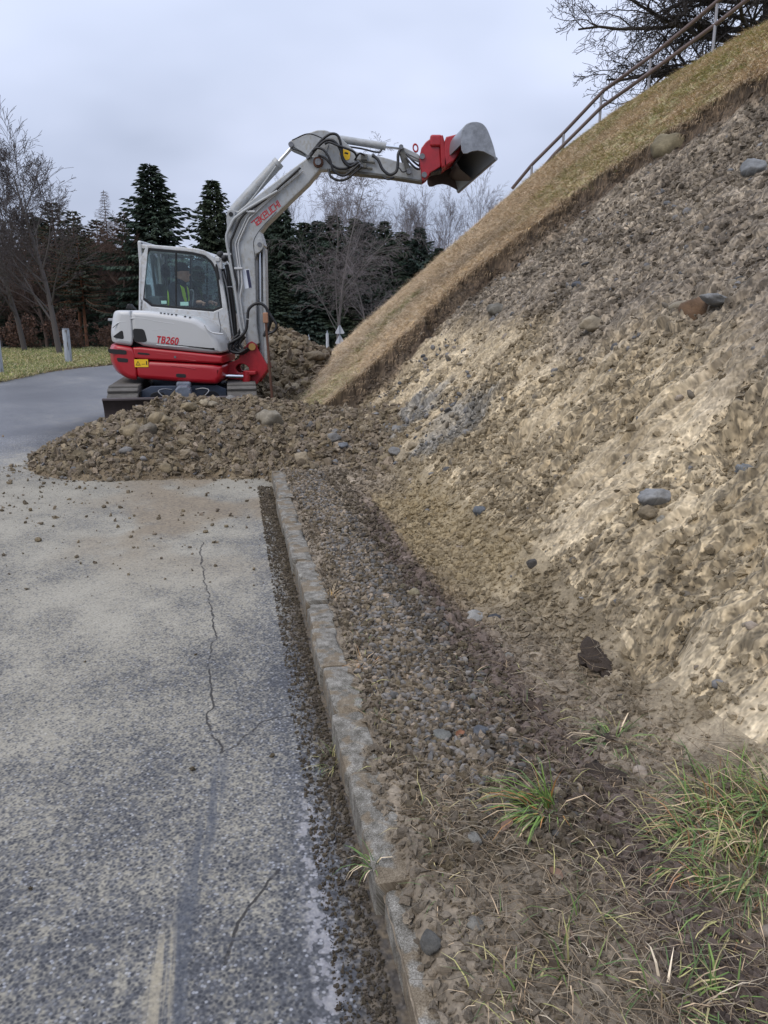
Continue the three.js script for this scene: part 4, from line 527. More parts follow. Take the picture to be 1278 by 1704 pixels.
{ // steel bar driven into the ground by the digger
  const t = thing('steel_bar', 'rusty upright steel bar stuck in the soil beside the boom', 'bar', [-1.575, 0.2, -10.75], 0.1);
  obj('shaft', cyl(V(0.05, -0.35, 0.1), V(-0.03, 1.28, 0), 0.022, 0.017, 10), rust, t); obj('head', box(-0.03, 1.30, 0, 0.07, 0.14, 0.06, 0.015), mat(150, 112, 88, 0.8), t);
}
{ // handrail running up the hill
  const t = thing('handrail', 'brown two bar steel handrail climbing the grass hill', 'handrail');
  const top = [[2.619, 4.005, -16.9], [2.967, 4.425, -16.7], [3.507, 4.949, -16.4], [4.124, 5.592, -16], [4.758, 5.968, -15.2], [5.147, 6.248, -14.6], [5.392, 6.432, -14.1], [5.821, 6.73, -13]], low = [[2.833, 3.931, -16.7], [3.341, 4.56, -16.4], [4.11, 5.314, -16], [4.709, 5.672, -15.2], [5.175, 5.968, -14.6], [5.408, 6.106, -14.1], [5.863, 6.415, -13]];
  obj('top_rail', pipe(top, 0.034, 10), railMat, t); obj('middle_rail', pipe(low, 0.034, 10), railMat, t);
  for (const p of [[2.967, 4.425, -16.7], [3.507, 4.949, -16.4], [4.1, 5.568, -16.03], [4.733, 5.954, -15.25], [5.39, 6.431, -14.12]]) { const y = hillH(rs(p[0], p[2]), rl(p[0], p[2])); obj('post', cyl(V(p[0], Math.min(y - 0.3, p[1] - 0.75), p[2]), V(p[0], p[1], p[2]), 0.024), railPost, t); }
}

// ------------------------------------------------------------------ single stones that stand out
function rock(x, z, d, label, tone, seed, group, flat = 0.8, sink = 0.12, y) {
  const m = obj('rock', stoneGeo(seed, 3, 0.35, flat), new THREE.MeshStandardMaterial({ color: new THREE.Color().setRGB(...tone), roughness: 0.9, map: grimeTile, bumpMap: soilBump, bumpScale: 0.01, side: THREE.DoubleSide }));
  const r = rng(seed + 5); m.scale.set(d * (0.95 + 0.3 * r()), d * (0.85 + 0.2 * r()), d * (0.9 + 0.25 * r())); m.rotation.set((r() - 0.5) * 0.5, r() * 6.28, (r() - 0.5) * 0.5); m.position.set(x, (y ?? surface(x, z)) + d * (0.3 - sink), z); return tag(m, label, 'rock', group);
}
const tan = rgb(136, 122, 96), grey = rgb(128, 126, 122), dark = rgb(84, 86, 90), buff = rgb(150, 136, 112);
rock(...[-1.275, -8.55], 0.34, 'largest pale grey boulder lying on the spoil heap', rgb(140, 132, 116), 301);
rock(...[-2.484, -8.4], 0.22, 'tan angular rock on the spoil heap beside a darker one', tan, 302);
rock(...[-2.661, -8.1], 0.20, 'tan rounded rock at the lower edge of the spoil heap', tan, 303);
rock(...[-2.486, -8.05], 0.19, 'grey brown block next to the tan rock on the spoil heap', rgb(116, 108, 94), 304);
rock(...[-2.256, -8.9], 0.19, 'tan rounded stone near the crest of the spoil heap', tan, 305);
rock(...[-2.087, -9], 0.11, 'pale flat stone near the crest of the spoil heap', rgb(160, 148, 124), 306);
rock(...[-1.971, -8.9], 0.11, 'small pale stone on the crest side of the spoil heap', rgb(150, 140, 120), 307);
rock(...[-0.827, -7.6], 0.17, 'tan block at the end of the kerb under the spoil heap', buff, 308);
rock(...[-0.527, -8], 0.15, 'grey block where the spoil heap meets the bank', grey, 309);
rock(...[-0.433, -7.9], 0.12, 'blue grey cobble where the spoil heap meets the bank', rgb(110, 114, 118), 310);
const hs = rng(640); for (let k = 0; k < 46; k++) { const x = lerp(-4.0, 0.4, hs()), z = lerp(-9.6, -7.0, hs()); if (nearHeapH(x, z) < 0.05) continue; rock(x, z, 0.07 + 0.1 * Math.pow(hs(), 2), 'fist sized stone lying loose among the clods of the spoil heap', [tan, grey, buff, rgb(118, 106, 86)][k % 4], 400 + k, 'loose stones on the spoil heap'); }
for (let k = 0; k < 26; k++) { const x = lerp(-2.6, -0.6, hs()), z = lerp(-14.2, -12.6, hs()); if (farHeapH(x, z) < Math.max(0.1, hillH(rs(x, z), rl(x, z)) + 0.12)) continue; rock(x, z, 0.14 + 0.2 * Math.pow(hs(), 2), 'lump of tan clay lying on the tall heap behind the boom', [tan, buff, rgb(120, 108, 88)][k % 3], 460 + k, 'clay lumps on the tall heap'); }
// stones bedded in the cut: position by road axes
const bedded = [[[3.22, -9.45], 0.34, 'pale boulder hanging just below the turf edge of the cut', rgb(132, 122, 96)], [[3.044, -6.846], 0.20, 'smooth grey stone bedded high in the bank', rgb(132, 134, 134)], [[1.276, -9.004], 0.20, 'rounded grey boulder bedded in the clay bank below the turf', rgb(120, 116, 106)], [[1.834, -7.553], 0.13, 'dark blue cobble bedded in grey gravelly soil', dark], [[1.691, -6.42], 0.19, 'tan stone slab bedded beside a small hollow in the bank', rgb(150, 138, 116)], [[2.119, -5.061], 0.22, 'flat grey slab sticking out beside a rusty stone', rgb(122, 122, 120), 0.35], [[2.089, -5.271], 0.24, 'rusty brown stone bedded in a dark hollow of the bank', rgb(108, 84, 62)], [[2.033, -5.422], 0.14, 'pale lump bedded beside the rusty stone', rgb(156, 146, 126)], [[1.339, -3.685], 0.14, 'upright pale grey cobble stuck on the clay bank', rgb(150, 150, 148)], [[1.282, -3.614], 0.10, 'tan cobble under the upright pale cobble', rgb(136, 122, 98)], [[0.658, -5.083], 0.09, 'wet dark cobble at the toe of the clay bank', rgb(104, 108, 112)], [[0.799, -3.935], 0.07, 'round dark cobble on the crumbly toe of the bank', rgb(90, 86, 80)], [[0.47, -3.713], 0.09, 'pale split cobble by the gravel band', rgb(158, 156, 150)], [[0.564, -3.651], 0.06, 'small black cobble by the pale split cobble', rgb(74, 76, 80)], [[1.679, -3.51], 0.10, 'grey flat cobble low in the clay bank', rgb(128, 130, 130)], [[0.576, -3.262], 0.045, 'pale pebble beside the dark soil strip', rgb(160, 156, 146)], [[1.334, -3.562], 0.05, 'pale pebble tucked against the upright cobble', rgb(158, 152, 138)], [[0.74, -4.379], 0.09, 'flat tan clay flake lying on the bank toe', rgb(150, 132, 100), 0.4], [[0.169, -3.974], 0.075, 'tan cobble lying on the gravel band', rgb(150, 140, 112)], [[0.111, -4.065], 0.06, 'olive stone beside the tan cobble on the gravel', rgb(112, 104, 80)]];
bedded.forEach(([p, d, label, c, flat], i) => rock(p[0], p[1], d, label, c, 520 + i, undefined, flat ?? 0.8, 0.18));
for (const [i, [s, l, d, label, c]] of [[1.48, 0.40, 0.055, 'broken grey stone lying on the kerb edge', rgb(104, 102, 96)], [2.42, 0.68, 0.062, 'oval grey pebble between grass blades on the verge', rgb(122, 122, 116)], [2.42, 0.83, 0.055, 'flat blue grey pebble behind the gravel band', rgb(104, 108, 114)], [1.80, 0.61, 0.045, 'pale speckled pebble among straw on the verge', rgb(150, 148, 140)], [1.50, 0.52, 0.04, 'small angular pebble near the kerb stone edge', rgb(140, 136, 126)], [1.36, 0.66, 0.04, 'brown pebble half buried in straw', rgb(110, 96, 80)]].entries()) rock(wx(s, l), wz(s, l), d, label, c, 560 + i, undefined, 0.75, 0.1);
{ const ds = rng(71); for (let k = 0; k < 22; k++) { const s = lerp(3.4, 8, Math.pow(ds(), 0.6)), l = lerp(-2.6, 0.12, ds()); rock(wx(s, l), wz(s, l), 0.022 + 0.035 * ds() * ds(), 'loose clod of dried clay lying on the asphalt', [tan, rgb(110, 98, 78)][k % 2], 600 + k, 'loose clods on the asphalt', 0.8, 0.05); } }
// dark torn sods at the toe
for (const [i, [s, l, d, label]] of [[2.34, 1.28, 0.20, 'dark root matted sod under the torn tuft'], [2.80, 1.50, 0.19, 'dark sod of topsoil sliding down the bank toe'], [2.04, 1.14, 0.13, 'lump of dark humus beside the green tuft']].entries()) {
  const x = wx(s, l), z = wz(s, l), t = thing('sod', label, 'sod', [x, surface(x, z) - 0.015, z], i * 2); obj('soil', stoneGeo(590 + i, 4, 1.5, 0.42).scale(d, d, d), new THREE.MeshStandardMaterial({ color: new THREE.Color().setRGB(...rgb(70, 58, 47)), roughness: 1, map: soilGrain, bumpMap: soilBump, bumpScale: 0.02, side: THREE.DoubleSide }), t); obj('roots', tuftGeo(860 + i, 90, 0.07, d * 0.45, [0, 0.3], 0.0009, [[0.10, 0.07, 0.045], [0.16, 0.11, 0.07], [0.06, 0.045, 0.03]], 1.6), grassMat, t);
}
// fallen leaves
{ const r = rng(88), lm = (c) => mat(...c, 0.7); for (const [i, [s, l, c, label]] of [[2.40, 0.745, [128, 88, 64], 'curled orange brown leaf lying on the gravel'], [1.42, 0.72, [120, 100, 88], 'withered grey brown leaf on the verge soil'], [1.62, 0.78, [116, 92, 76], 'torn brown leaf among the straw'], [1.83, 0.72, [128, 104, 88], 'folded pale brown leaf by the green tuft']].entries()) { const g = new THREE.PlaneGeometry(0.045, 0.028, 10, 6), p = g.attributes.position; for (let k = 0; k < p.count; k++) { const u = p.getX(k) / 0.0225, v = p.getY(k) / 0.014; const w = Math.sqrt(Math.max(0.02, 1 - u * u)); p.setXYZ(k, p.getX(k), 0.006 * u * u + 0.012 * v * v * w + 0.002 * Math.sin(u * 5 + i), p.getY(k) * w); } g.computeVertexNormals(); const m = obj('fallen_leaf', g, lm(c)), x = wx(s, l), z = wz(s, l); m.position.set(x, surface(x, z) + 0.016, z); m.rotation.set(0.2 * r(), r() * 6, 0.3 * r()); tag(m, label, 'leaf'); } }

// ------------------------------------------------------------------ excavator; its own axes: x forward along the boom, z towards its right side
const paintMap = dataTex(512, 512, (i, j, o) => { const a = fbm(i / 46, j / 46, 4), b = sst(0.56, 0.74, fbm(i / 14 + 50, j / 22, 4)), c = noise(i / 2, j / 2), v = 252 - 44 * a - 14 * (c - 0.5); o[0] = lerp(v, 200, b * 0.42); o[1] = lerp(v, 188, b * 0.42); o[2] = lerp(v, 168, b * 0.42); });
const white = mat(205, 208, 210, 0.38, { map: paintMap, clearcoat: 0.25, clearcoatRoughness: 0.35 }), boomPaint = mat(176, 180, 182, 0.42, { map: paintMap, clearcoat: 0.15, clearcoatRoughness: 0.4 }), red = mat(176, 18, 34, 0.38, { map: paintMap, clearcoat: 0.3, clearcoatRoughness: 0.3 }), redDull = mat(168, 26, 38, 0.5, { map: paintMap });
const black = mat(20, 21, 23, 0.6), rubber = mat(24, 25, 28, 0.5), seal = mat(16, 18, 21, 0.5), chrome = mat(205, 208, 212, 0.12, { metalness: 1 }), steel = mat(128, 130, 134, 0.45, { metalness: 0.6, map: grimeTile }), frameBlue = mat(62, 72, 88, 0.6, { map: grimeTile }), yellow = mat(226, 184, 30, 0.5), muddy = mat(112, 112, 108, 0.9, { map: grimeTile }), bladeMat = mat(66, 56, 54, 0.75, { map: grimeTile }), brass = mat(176, 140, 84, 0.4, { metalness: 0.7 }), worn = mat(158, 162, 168, 0.42, { metalness: 0.55, map: grimeTile });
const glass = new THREE.MeshPhysicalMaterial({ transmission: 1, thickness: 0, roughness: 0.02, ior: 1.5, side: THREE.DoubleSide }); glass.color.setRGB(0.86, 0.93, 0.93);
const digger = thing('excavator', 'white and red tracked excavator with raised boom standing behind the spoil heap', 'excavator', [-2.96, 0, -11.7]);
const P3 = (pts, z) => pts.map((p) => [p[0], p[1], z]), at3 = (pts, z) => pts.map((p) => V(p[0], p[1], z));
const tailBend = (x, y, z) => { const k = sst(-0.1, -1.0, x), R = 1.5; return [x + k * (R - Math.sqrt(Math.max(0.1, R * R - z * z))) * 0.9, y]; };
// upper body panels
const body = sub('body', digger), ZR = 0.9;
obj('rear_cover', shell(chaikin([[-0.933, 1.552], [-0.891, 1.598], [-0.646, 1.598], [-0.644, 1.113], [-0.987, 1.153], [-0.991, 1.297]], 2, 0.16), -0.92, ZR, 0.06, tailBend), white, body);
const sideCover = obj('side_cover', shell(chaikin([[-0.509, 1.597], [-0.256, 1.594], [0.068, 1.554], [0.391, 1.495], [0.572, 1.371], [0.685, 1.195], [0.724, 1.001], [-0.503, 1.127]], 2, 0.14), -0.1, ZR, 0.075), white, body);
const weight = obj('counterweight', shell(chaikin([[-0.992, 1.145], [-0.639, 1.105], [-0.613, 0.651], [-0.819, 0.673], [-0.959, 0.75], [-1.025, 0.877], [-1.034, 1.054]], 2, 0.16), -0.92, ZR, 0.06, tailBend), red, body);
obj('side_panel', shell(chaikin([[-0.501, 1.119], [0.728, 0.993], [0.719, 0.879], [-0.497, 0.946]], 1, 0.08), -0.1, ZR, 0.03), red, body);
const skirt = obj('side_skirt', shell(chaikin([[-0.496, 0.937], [0.719, 0.87], [0.699, 0.682], [0.628, 0.603], [0.478, 0.607], [0.02, 0.64], [-0.478, 0.678]], 2, 0.12), -0.2, ZR - 0.004, 0.06), red, body);
obj('inner_body', box(-0.12, 1.1, -0.08, 1.2, 0.62, 1.6, 0.05), black, body);
obj('deck', box(-0.1, 0.76, -0.08, 1.25, 0.10, 1.6, 0.03), black, body);
// raised ribs pressed into the covers
for (const [z, r, pts, m, p] of [[ZR - 0.008, 0.010, [[-0.493, 1.491], [-0.338, 1.491], [-0.128, 1.451], [0.107, 1.419]], white, sideCover], [ZR - 0.0075, 0.009, [[-0.227, 1.331], [-0.07, 1.347], [0.09, 1.283], [0.179, 1.147]], white, sideCover], [ZR - 0.0065, 0.008, [[-0.168, 1.139], [0.037, 1.122], [0.276, 1.106]], white, sideCover], [ZR - 0.008, 0.010, [[-0.749, 1.371], [-0.67, 1.431], [-0.554, 1.451]], white, sideCover], [ZR - 0.0065, 0.008, [[0.019, 0.854], [0.184, 0.838], [0.348, 0.813]], red, skirt], [ZR - 0.0055, 0.007, [[-0.193, 1.025], [-0.013, 1.001]], red, skirt], [ZR - 0.0055, 0.007, [[0.169, 0.993], [0.366, 0.96], [0.364, 0.928], [0.183, 0.952]], red, skirt]]) obj('rib', tube(P3(pts, z), r, 30, 8), m, p);
// vents and slots
const vent = (pts, z, p) => { const v = obj('vent', plate(chaikin(pts, 2, 0.14), z - 0.02, z + 0.004, 0.002), black, p); const xs = pts.map((q) => q[0]), ys = pts.map((q) => q[1]), x0 = Math.min(...xs), x1 = Math.max(...xs), y0 = Math.min(...ys), y1 = Math.max(...ys); return v; };
vent([[-0.474, 1.359], [-0.318, 1.351], [-0.284, 1.179], [-0.467, 1.179]], ZR, sideCover); vent([[-0.766, 1.243], [-0.612, 1.344], [-0.603, 1.211]], ZR, sideCover);
vent([[-0.842, 1.09], [-0.58, 1.066], [-0.585, 1.005], [-0.83, 1.025]], ZR - 0.0, weight); vent([[-0.729, 0.968], [-0.571, 0.955], [-0.576, 0.9], [-0.716, 0.911]], ZR, weight); vent([[-0.432, 1.041], [-0.267, 1.025], [-0.269, 1.001], [-0.434, 1.014]], ZR, skirt); vent([[0.078, 0.751], [0.211, 0.743], [0.208, 0.695], [0.075, 0.703]], ZR, skirt);
for (const [x, y] of [[-0.082, 1.566], [-0.033, 1.56], [0.016, 1.554], [0.065, 1.548], [0.122, 1.543], [0.243, 1.522], [0.308, 1.509]]) obj('vent', box(x, y, 0.86, 0.022, 0.010, 0.05, 0.003), black, sideCover);
obj('lock', cyl(V(...[0.081, 0.977], ZR - 0.01), V(...[0.081, 0.977], ZR + 0.008), 0.016), steel, body);
obj('reflector', box(...[-0.903, 1.47], 0.46, 0.10, 0.035, 0.02), mat(150, 152, 156, 0.3), body);
// warning label with black triangle
{ const c = [-0.392, 0.891], l = obj('warning_label', box(c[0], c[1], ZR + 0.001, 0.19, 0.105, 0.006, 0.002), yellow, body); const tri = (k) => [[c[0] - 0.045 - 0.035 * k, c[1] - 0.028 * k], [c[0] - 0.045 + 0.035 * k, c[1] - 0.028 * k], [c[0] - 0.045, c[1] + 0.034 * k]]; obj('symbol', [plate(tri(1), ZR + 0.003, ZR + 0.006, 0.0005, [tri(0.68).reverse()]), box(c[0] - 0.045, c[1], ZR + 0.0045, 0.005, 0.018, 0.003, 0.001), box(c[0] + 0.075, c[1] + 0.005, ZR + 0.0045, 0.014, 0.055, 0.003, 0.001), box(c[0] + 0.03, c[1] - 0.012, ZR + 0.0045, 0.05, 0.006, 0.003, 0.001)], black, l); }
// lettering
const font = await new FontLoader().loadAsync('fonts/droid/droid_sans_bold.typeface.json');
function lettering(text, size, wide, slant) { const g = new TextGeometry(text, { font, size, depth: 0.004, curveSegments: 4, bevelEnabled: false }); g.applyMatrix4(new THREE.Matrix4().set(wide, slant, 0, 0, 0, 1, 0, 0, 0, 0, 1, 0, 0, 0, 0, 1)); return g; }
const redPrint = mat(178, 24, 38, 0.5);
{ const a = [-0.17, 1.166], b = [0.141, 1.139], g = lettering('TB260', 0.098, 1.0, 0.22); g.computeBoundingBox(); const w = g.boundingBox.max.x; g.scale((b[0] - a[0]) / w, 1, 1); g.rotateZ(Math.atan2(b[1] - a[1], b[0] - a[0])); g.translate(a[0], a[1], ZR + 0.001); obj('lettering', g, redPrint, body); }
// grab rail and cable at the front corner, exhaust at the back
obj('grab_rail', tube(P3([[0.516, 1.403], [0.554, 1.347], [0.609, 1.307], [0.764, 1.283]], 0.93), 0.012, 24), white, body);
obj('cable', tube(P3([[0.614, 1.577], [0.618, 1.487], [0.637, 1.363], [0.615, 1.272], [0.602, 1.188]], 0.45), 0.006, 24), steel, body);
obj('exhaust', plate([[-0.911, 1.619], [-0.879, 1.687], [-0.843, 1.691], [-0.771, 1.606]], -0.35, -0.2, 0.02), black, body);

// cab
const cab = sub('cab', digger), CR = 0.14, CL = -0.92;
const cabOut = chaikin([[-0.525, 2.515], [0.27, 2.455], [0.405, 2.423], [0.521, 2.341], [0.606, 2.169], [0.658, 1.854], [0.695, 1.551], [0.726, 1.123], [0.68, 0.915], [-0.673, 0.915]], 1, 0.14), cabHole = chaikin([[-0.478, 2.466], [0.199, 2.406], [0.402, 2.361], [0.508, 2.267], [0.573, 2.111], [0.617, 1.568], [-0.56, 1.664]], 1, 0.12);
obj('side_frame', plate(cabOut, CR - 0.06, CR, 0.012, [cabHole.slice().reverse()]), white, cab);
const glassHole = insetPoly(cabHole, 0.034);
obj('window_seal', plate(cabHole, CR - 0.045, CR - 0.012, 0.004, [glassHole.slice().reverse()]), seal, cab);
obj('side_window', plate(insetPoly(cabHole, 0.02), CR - 0.031, CR - 0.026, 0), glass, cab);
obj('window_divider', plate([[-0.023, 2.431], [-0.001, 2.427], [-0.057, 1.61], [-0.079, 1.614]], CR - 0.04, CR - 0.018, 0.003), seal, cab);
obj('side_frame', plate(cabOut, CL, CL + 0.06, 0.012, [cabHole.slice().reverse()]), white, cab);
obj('side_window', plate(insetPoly(cabHole, 0.006), CL + 0.026, CL + 0.031, 0), glass, cab);
obj('door_pillar', plate([[-0.053, 2.481], [-0.025, 2.481], [-0.107, 1.196], [-0.136, 1.196]], CL + 0.03, CL + 0.07, 0.006), seal, cab);
function band(outline, z0, z1, th) { const inn = insetPoly([...outline], th).map((p) => p); const ring = [...outline, ...outline.map((p, i) => [p[0], p[1] - th]).reverse()]; return plate(ring, z0, z1, 0.01); }
const roofLine = [[-0.522, 2.512], [-0.199, 2.488], [0.27, 2.452], [0.405, 2.418], [0.512, 2.341]]; obj('roof', band(roofLine, CL + 0.03, CR - 0.03, 0.055), white, cab);
const rearX = [-0.551, 2.152][0]; obj('rear_frame', [box(rearX + 0.02, 1.52, -0.39, 0.05, 0.34, 1.0, 0.015), box(rearX + 0.02, 2.5, -0.39, 0.05, 0.12, 1.0, 0.015), box(rearX + 0.02, 2.05, CR - 0.06, 0.05, 1.0, 0.09, 0.015), box(rearX + 0.02, 2.05, CL + 0.06, 0.05, 1.0, 0.09, 0.015)], white, cab);
obj('rear_window', box(rearX + 0.02, 2.05, -0.39, 0.006, 0.86, 0.86, 0.002), glass, cab);
{ const f = [[0.537, 2.317], [0.606, 2.161], [0.658, 1.845], [0.695, 1.551]], g = new THREE.BufferGeometry(), P = [], I = []; f.forEach((p, i) => { P.push(p[0] - 0.03, p[1], CL + 0.05, p[0] - 0.03, p[1], CR - 0.05); if (i) I.push(i * 2 - 2, i * 2 - 1, i * 2, i * 2 - 1, i * 2 + 1, i * 2); }); g.setAttribute('position', new THREE.Float32BufferAttribute(P, 3)); g.setIndex(I); g.computeVertexNormals(); obj('windscreen', g, glass, cab); }
obj('front_panel', plate([[0.66, 1.542], [0.695, 1.551], [0.726, 1.123], [0.68, 0.915], [0.645, 0.915]], CL + 0.04, CR - 0.04, 0.008), white, cab);
obj('floor', box(-0.1, 1.02, -0.39, 1.3, 0.06, 0.96, 0.02), black, cab);
const trimMat = mat(58, 64, 66, 0.7), seatMat = mat(26, 28, 31, 0.85);
obj('rear_trim', [box(rearX + 0.16, 1.55, -0.39, 0.2, 0.5, 0.9, 0.04), plate([[-0.657, 2.494], [-0.576, 2.485], [-0.631, 1.664], [-0.731, 1.673]], CL + 0.08, CL + 0.2, 0.01), plate([[-0.427, 2.431], [-0.401, 2.431], [-0.45, 1.671], [-0.485, 1.671]], -0.86, -0.78, 0.006)], trimMat, cab);
const seatX = [-0.264, 1.743][0];
obj('seat', [box(seatX + 0.2, 1.36, -0.4, 0.5, 0.13, 0.48, 0.05), plate(chaikin([[seatX - 0.16, 1.38], [seatX - 0.02, 1.38], [seatX - 0.1, 1.98], [seatX - 0.2, 1.98]], 2, 0.2), -0.62, -0.18, 0.03), box(seatX + 0.18, 1.17, -0.4, 0.4, 0.26, 0.4, 0.03)], seatMat, cab);
{ const h = [-0.334, 2.169]; obj('headrest', [new THREE.SphereGeometry(1, 20, 14).scale(0.055, 0.10, 0.13).translate(h[0], h[1], -0.4), cyl(V(h[0] - 0.01, h[1] - 0.22, -0.46), V(h[0], h[1], -0.46), 0.008), cyl(V(h[0] - 0.01, h[1] - 0.22, -0.34), V(h[0], h[1], -0.34), 0.008)], seatMat, cab); }
obj('console', [box(seatX + 0.3, 1.52, -0.08, 0.42, 0.12, 0.12, 0.03), cyl(V(seatX + 0.42, 1.55, -0.08), V(seatX + 0.44, 1.76, -0.1), 0.015), box(seatX + 0.44, 1.79, -0.1, 0.045, 0.10, 0.05, 0.018), cyl(V(seatX + 0.42, 1.5, -0.72), V(seatX + 0.44, 1.76, -0.7), 0.015), box(seatX + 0.44, 1.79, -0.7, 0.045, 0.10, 0.05, 0.018)], seatMat, cab);
obj('grab_handle', tube(P3([[0.122, 1.882], [0.149, 1.891], [0.165, 1.865], [0.15, 1.696], [0.139, 1.653]], -0.02), 0.010, 24), steel, cab);
for (const [p, q] of [[[-0.281, 1.734], [-0.202, 1.69]], [[-0.004, 1.717], [0.115, 1.664]]]) { obj('sticker', box((p[0] + q[0]) / 2, (p[1] + q[1]) / 2, CR - 0.036, q[0] - p[0], p[1] - q[1], 0.003, 0.001), mat(196, 222, 208, 0.6), cab); }
// work lamp, mirror and bracket at the front of the roof
obj('roof_bracket', [box(...[0.579, 2.303], 0.1, 0.07, 0.06, 0.09, 0.015), box(...[0.61, 2.229], 0.1, 0.05, 0.12, 0.06, 0.012), cyl(V(...[0.539, 2.36], 0.1), V(...[0.672, 2.27], 0.12), 0.014)], white, cab);
obj('work_lamp', [new THREE.SphereGeometry(0.055, 16, 12).translate(...[0.608, 2.368], 0.06), new THREE.SphereGeometry(0.05, 16, 12).translate(...[0.675, 2.319], 0.12)], black, cab);
obj('mirror', plate(chaikin([[0.549, 2.231], [0.579, 2.239], [0.603, 2.051], [0.593, 2.018], [0.564, 2.034]], 1, 0.2), 0.16, 0.2, 0.008), black, cab);
obj('guard_rod', [tube(P3([[0.648, 2.138], [0.697, 1.905], [0.736, 1.483], [0.763, 1.139]], 0.16), 0.011, 24), tube(P3([[0.697, 1.922], [0.776, 1.922], [0.792, 1.896]], 0.16), 0.009, 14)], steel, cab);
obj('front_hose', [tube(P3([[0.688, 2.237], [0.736, 1.821], [0.763, 1.483], [0.768, 1.225]], 0.05), 0.03, 24), tube(P3([[0.624, 2.179], [0.688, 1.737], [0.732, 1.225]], 0.02), 0.028, 24)], rubber, cab);

// swing bracket at the boom foot, with its ram
const BZ0 = 0.04, BZ1 = 0.33, bracket = sub('swing_bracket', digger);
const br = [[1.001, 1.141], [1.054, 1.17], [1.122, 1.124], [1.145, 1.056], [1.263, 0.842], [1.268, 0.756], [1.135, 0.6], [1.115, 0.557], [0.923, 0.565], [0.899, 0.617], [0.606, 0.643], [0.616, 0.833], [0.807, 0.893], [0.87, 0.928], [0.877, 0.987]];
const hole = chaikin([[0.802, 0.79], [0.848, 0.842], [0.927, 0.851], [0.986, 0.816], [1.01, 0.764], [0.956, 0.73], [0.833, 0.721]], 2, 0.2);
obj('bracket_plate', plate(chaikin(br, 2, 0.12), BZ1, BZ1 + 0.06, 0.012, [hole.slice().reverse()]), redDull, bracket); obj('bracket_plate', plate(chaikin(br, 2, 0.12), BZ0 - 0.08, BZ0 - 0.02, 0.012, [hole.slice().reverse()]), redDull, bracket);
obj('bracket_web', [plate([[1.142, 0.979], [1.249, 0.833], [1.255, 0.756], [1.135, 0.617], [1.039, 0.617], [1.081, 0.79]], BZ0 - 0.02, BZ1, 0.008), plate([[0.62, 0.816], [0.806, 0.876], [0.804, 0.842], [0.617, 0.773]], BZ0 - 0.02, BZ1, 0.008)], redDull, bracket);
obj('pivot_pin', [cyl(V(...[1.068, 1.092], BZ0 - 0.1), V(...[1.068, 1.092], BZ1 + 0.085), 0.035), cyl(V(...[1.068, 1.092], BZ1 + 0.08), V(...[1.068, 1.092], BZ1 + 0.1), 0.05)], brass, bracket);
obj('ram_rod', cyl(V(...[0.647, 0.69], 0.55), V(...[0.963, 0.677], 0.5), 0.026), chrome, bracket);
obj('ram_eye', [cyl(V(...[0.992, 0.75], 0.5), V(...[0.976, 0.588], 0.5), 0.055), box(...[1.034, 0.729], 0.44, 0.18, 0.06, 0.2, 0.02)], redDull, bracket);

// boom
const boom = sub('boom', digger);
const boomOut = [[0.962, 1.131], [0.927, 1.3], [0.887, 1.734], [0.856, 2.143], [0.832, 2.345], [0.75, 2.561], [0.774, 2.766], [0.802, 2.907], [0.854, 2.946], [0.936, 2.931], [1.228, 3.141], [1.568, 3.379], [1.819, 3.55], [1.953, 3.633], [2.043, 3.633], [2.116, 3.592], [2.126, 3.516], [2.038, 3.417], [1.92, 3.287], [1.759, 3.148], [1.597, 3.005], [1.399, 2.829], [1.312, 2.754], [1.233, 2.656], [1.266, 2.545], [1.281, 2.481], [1.24, 2.413], [1.17, 2.361], [1.142, 2.289], [1.138, 1.899], [1.13, 1.401], [1.154, 1.14], [1.055, 1.072]];
const boomMain = obj('boom_box', plate(boomOut, BZ0, BZ1, 0.014), boomPaint, boom);
obj('seam', [tube(P3([[1.145, 2.32], [1.137, 2.528], [1.183, 2.623], [1.262, 2.718], [1.47, 2.922]], BZ1 + 0.001), 0.004, 40, 6)], black, boomMain);
obj('knuckle_plate', [plate(chaikin([[0.771, 2.765], [0.788, 2.922], [0.839, 2.949], [0.905, 2.937], [0.901, 2.859], [0.863, 2.765], [0.817, 2.671]], 1, 0.2), BZ1 + 0.002, BZ1 + 0.035, 0.008), plate(chaikin([[0.771, 2.765], [0.788, 2.922], [0.839, 2.949], [0.905, 2.937], [0.901, 2.859], [0.863, 2.765], [0.817, 2.671]], 1, 0.2), BZ0 - 0.035, BZ0 - 0.002, 0.008)], boomPaint, boomMain);
obj('lug', plate(chaikin([[1.146, 2.352], [1.143, 2.464], [1.198, 2.576], [1.248, 2.576], [1.283, 2.504], [1.273, 2.448], [1.224, 2.392]], 2, 0.2), BZ1 + 0.002, BZ1 + 0.03, 0.008), boomPaint, boomMain);
const pin = (px, z0, z1, r, m, p) => obj('pin', cyl(V(px[0], px[1], z0), V(px[0], px[1], z1), r, r, 18), m, p);
pin([1.223, 2.487], BZ0 - 0.02, BZ1 + 0.036, 0.032, steel, boomMain); pin([0.844, 2.884], BZ0 - 0.05, BZ1 + 0.045, 0.03, black, boomMain); pin([2.064, 3.549], BZ0 - 0.08, BZ1 + 0.07, 0.042, steel, boomMain);
obj('tip_boss', cyl(V(...[2.062, 3.552], BZ1 - 0.01), V(...[2.062, 3.552], BZ1 + 0.05), 0.072, 0.066, 20), rust, boomMain);
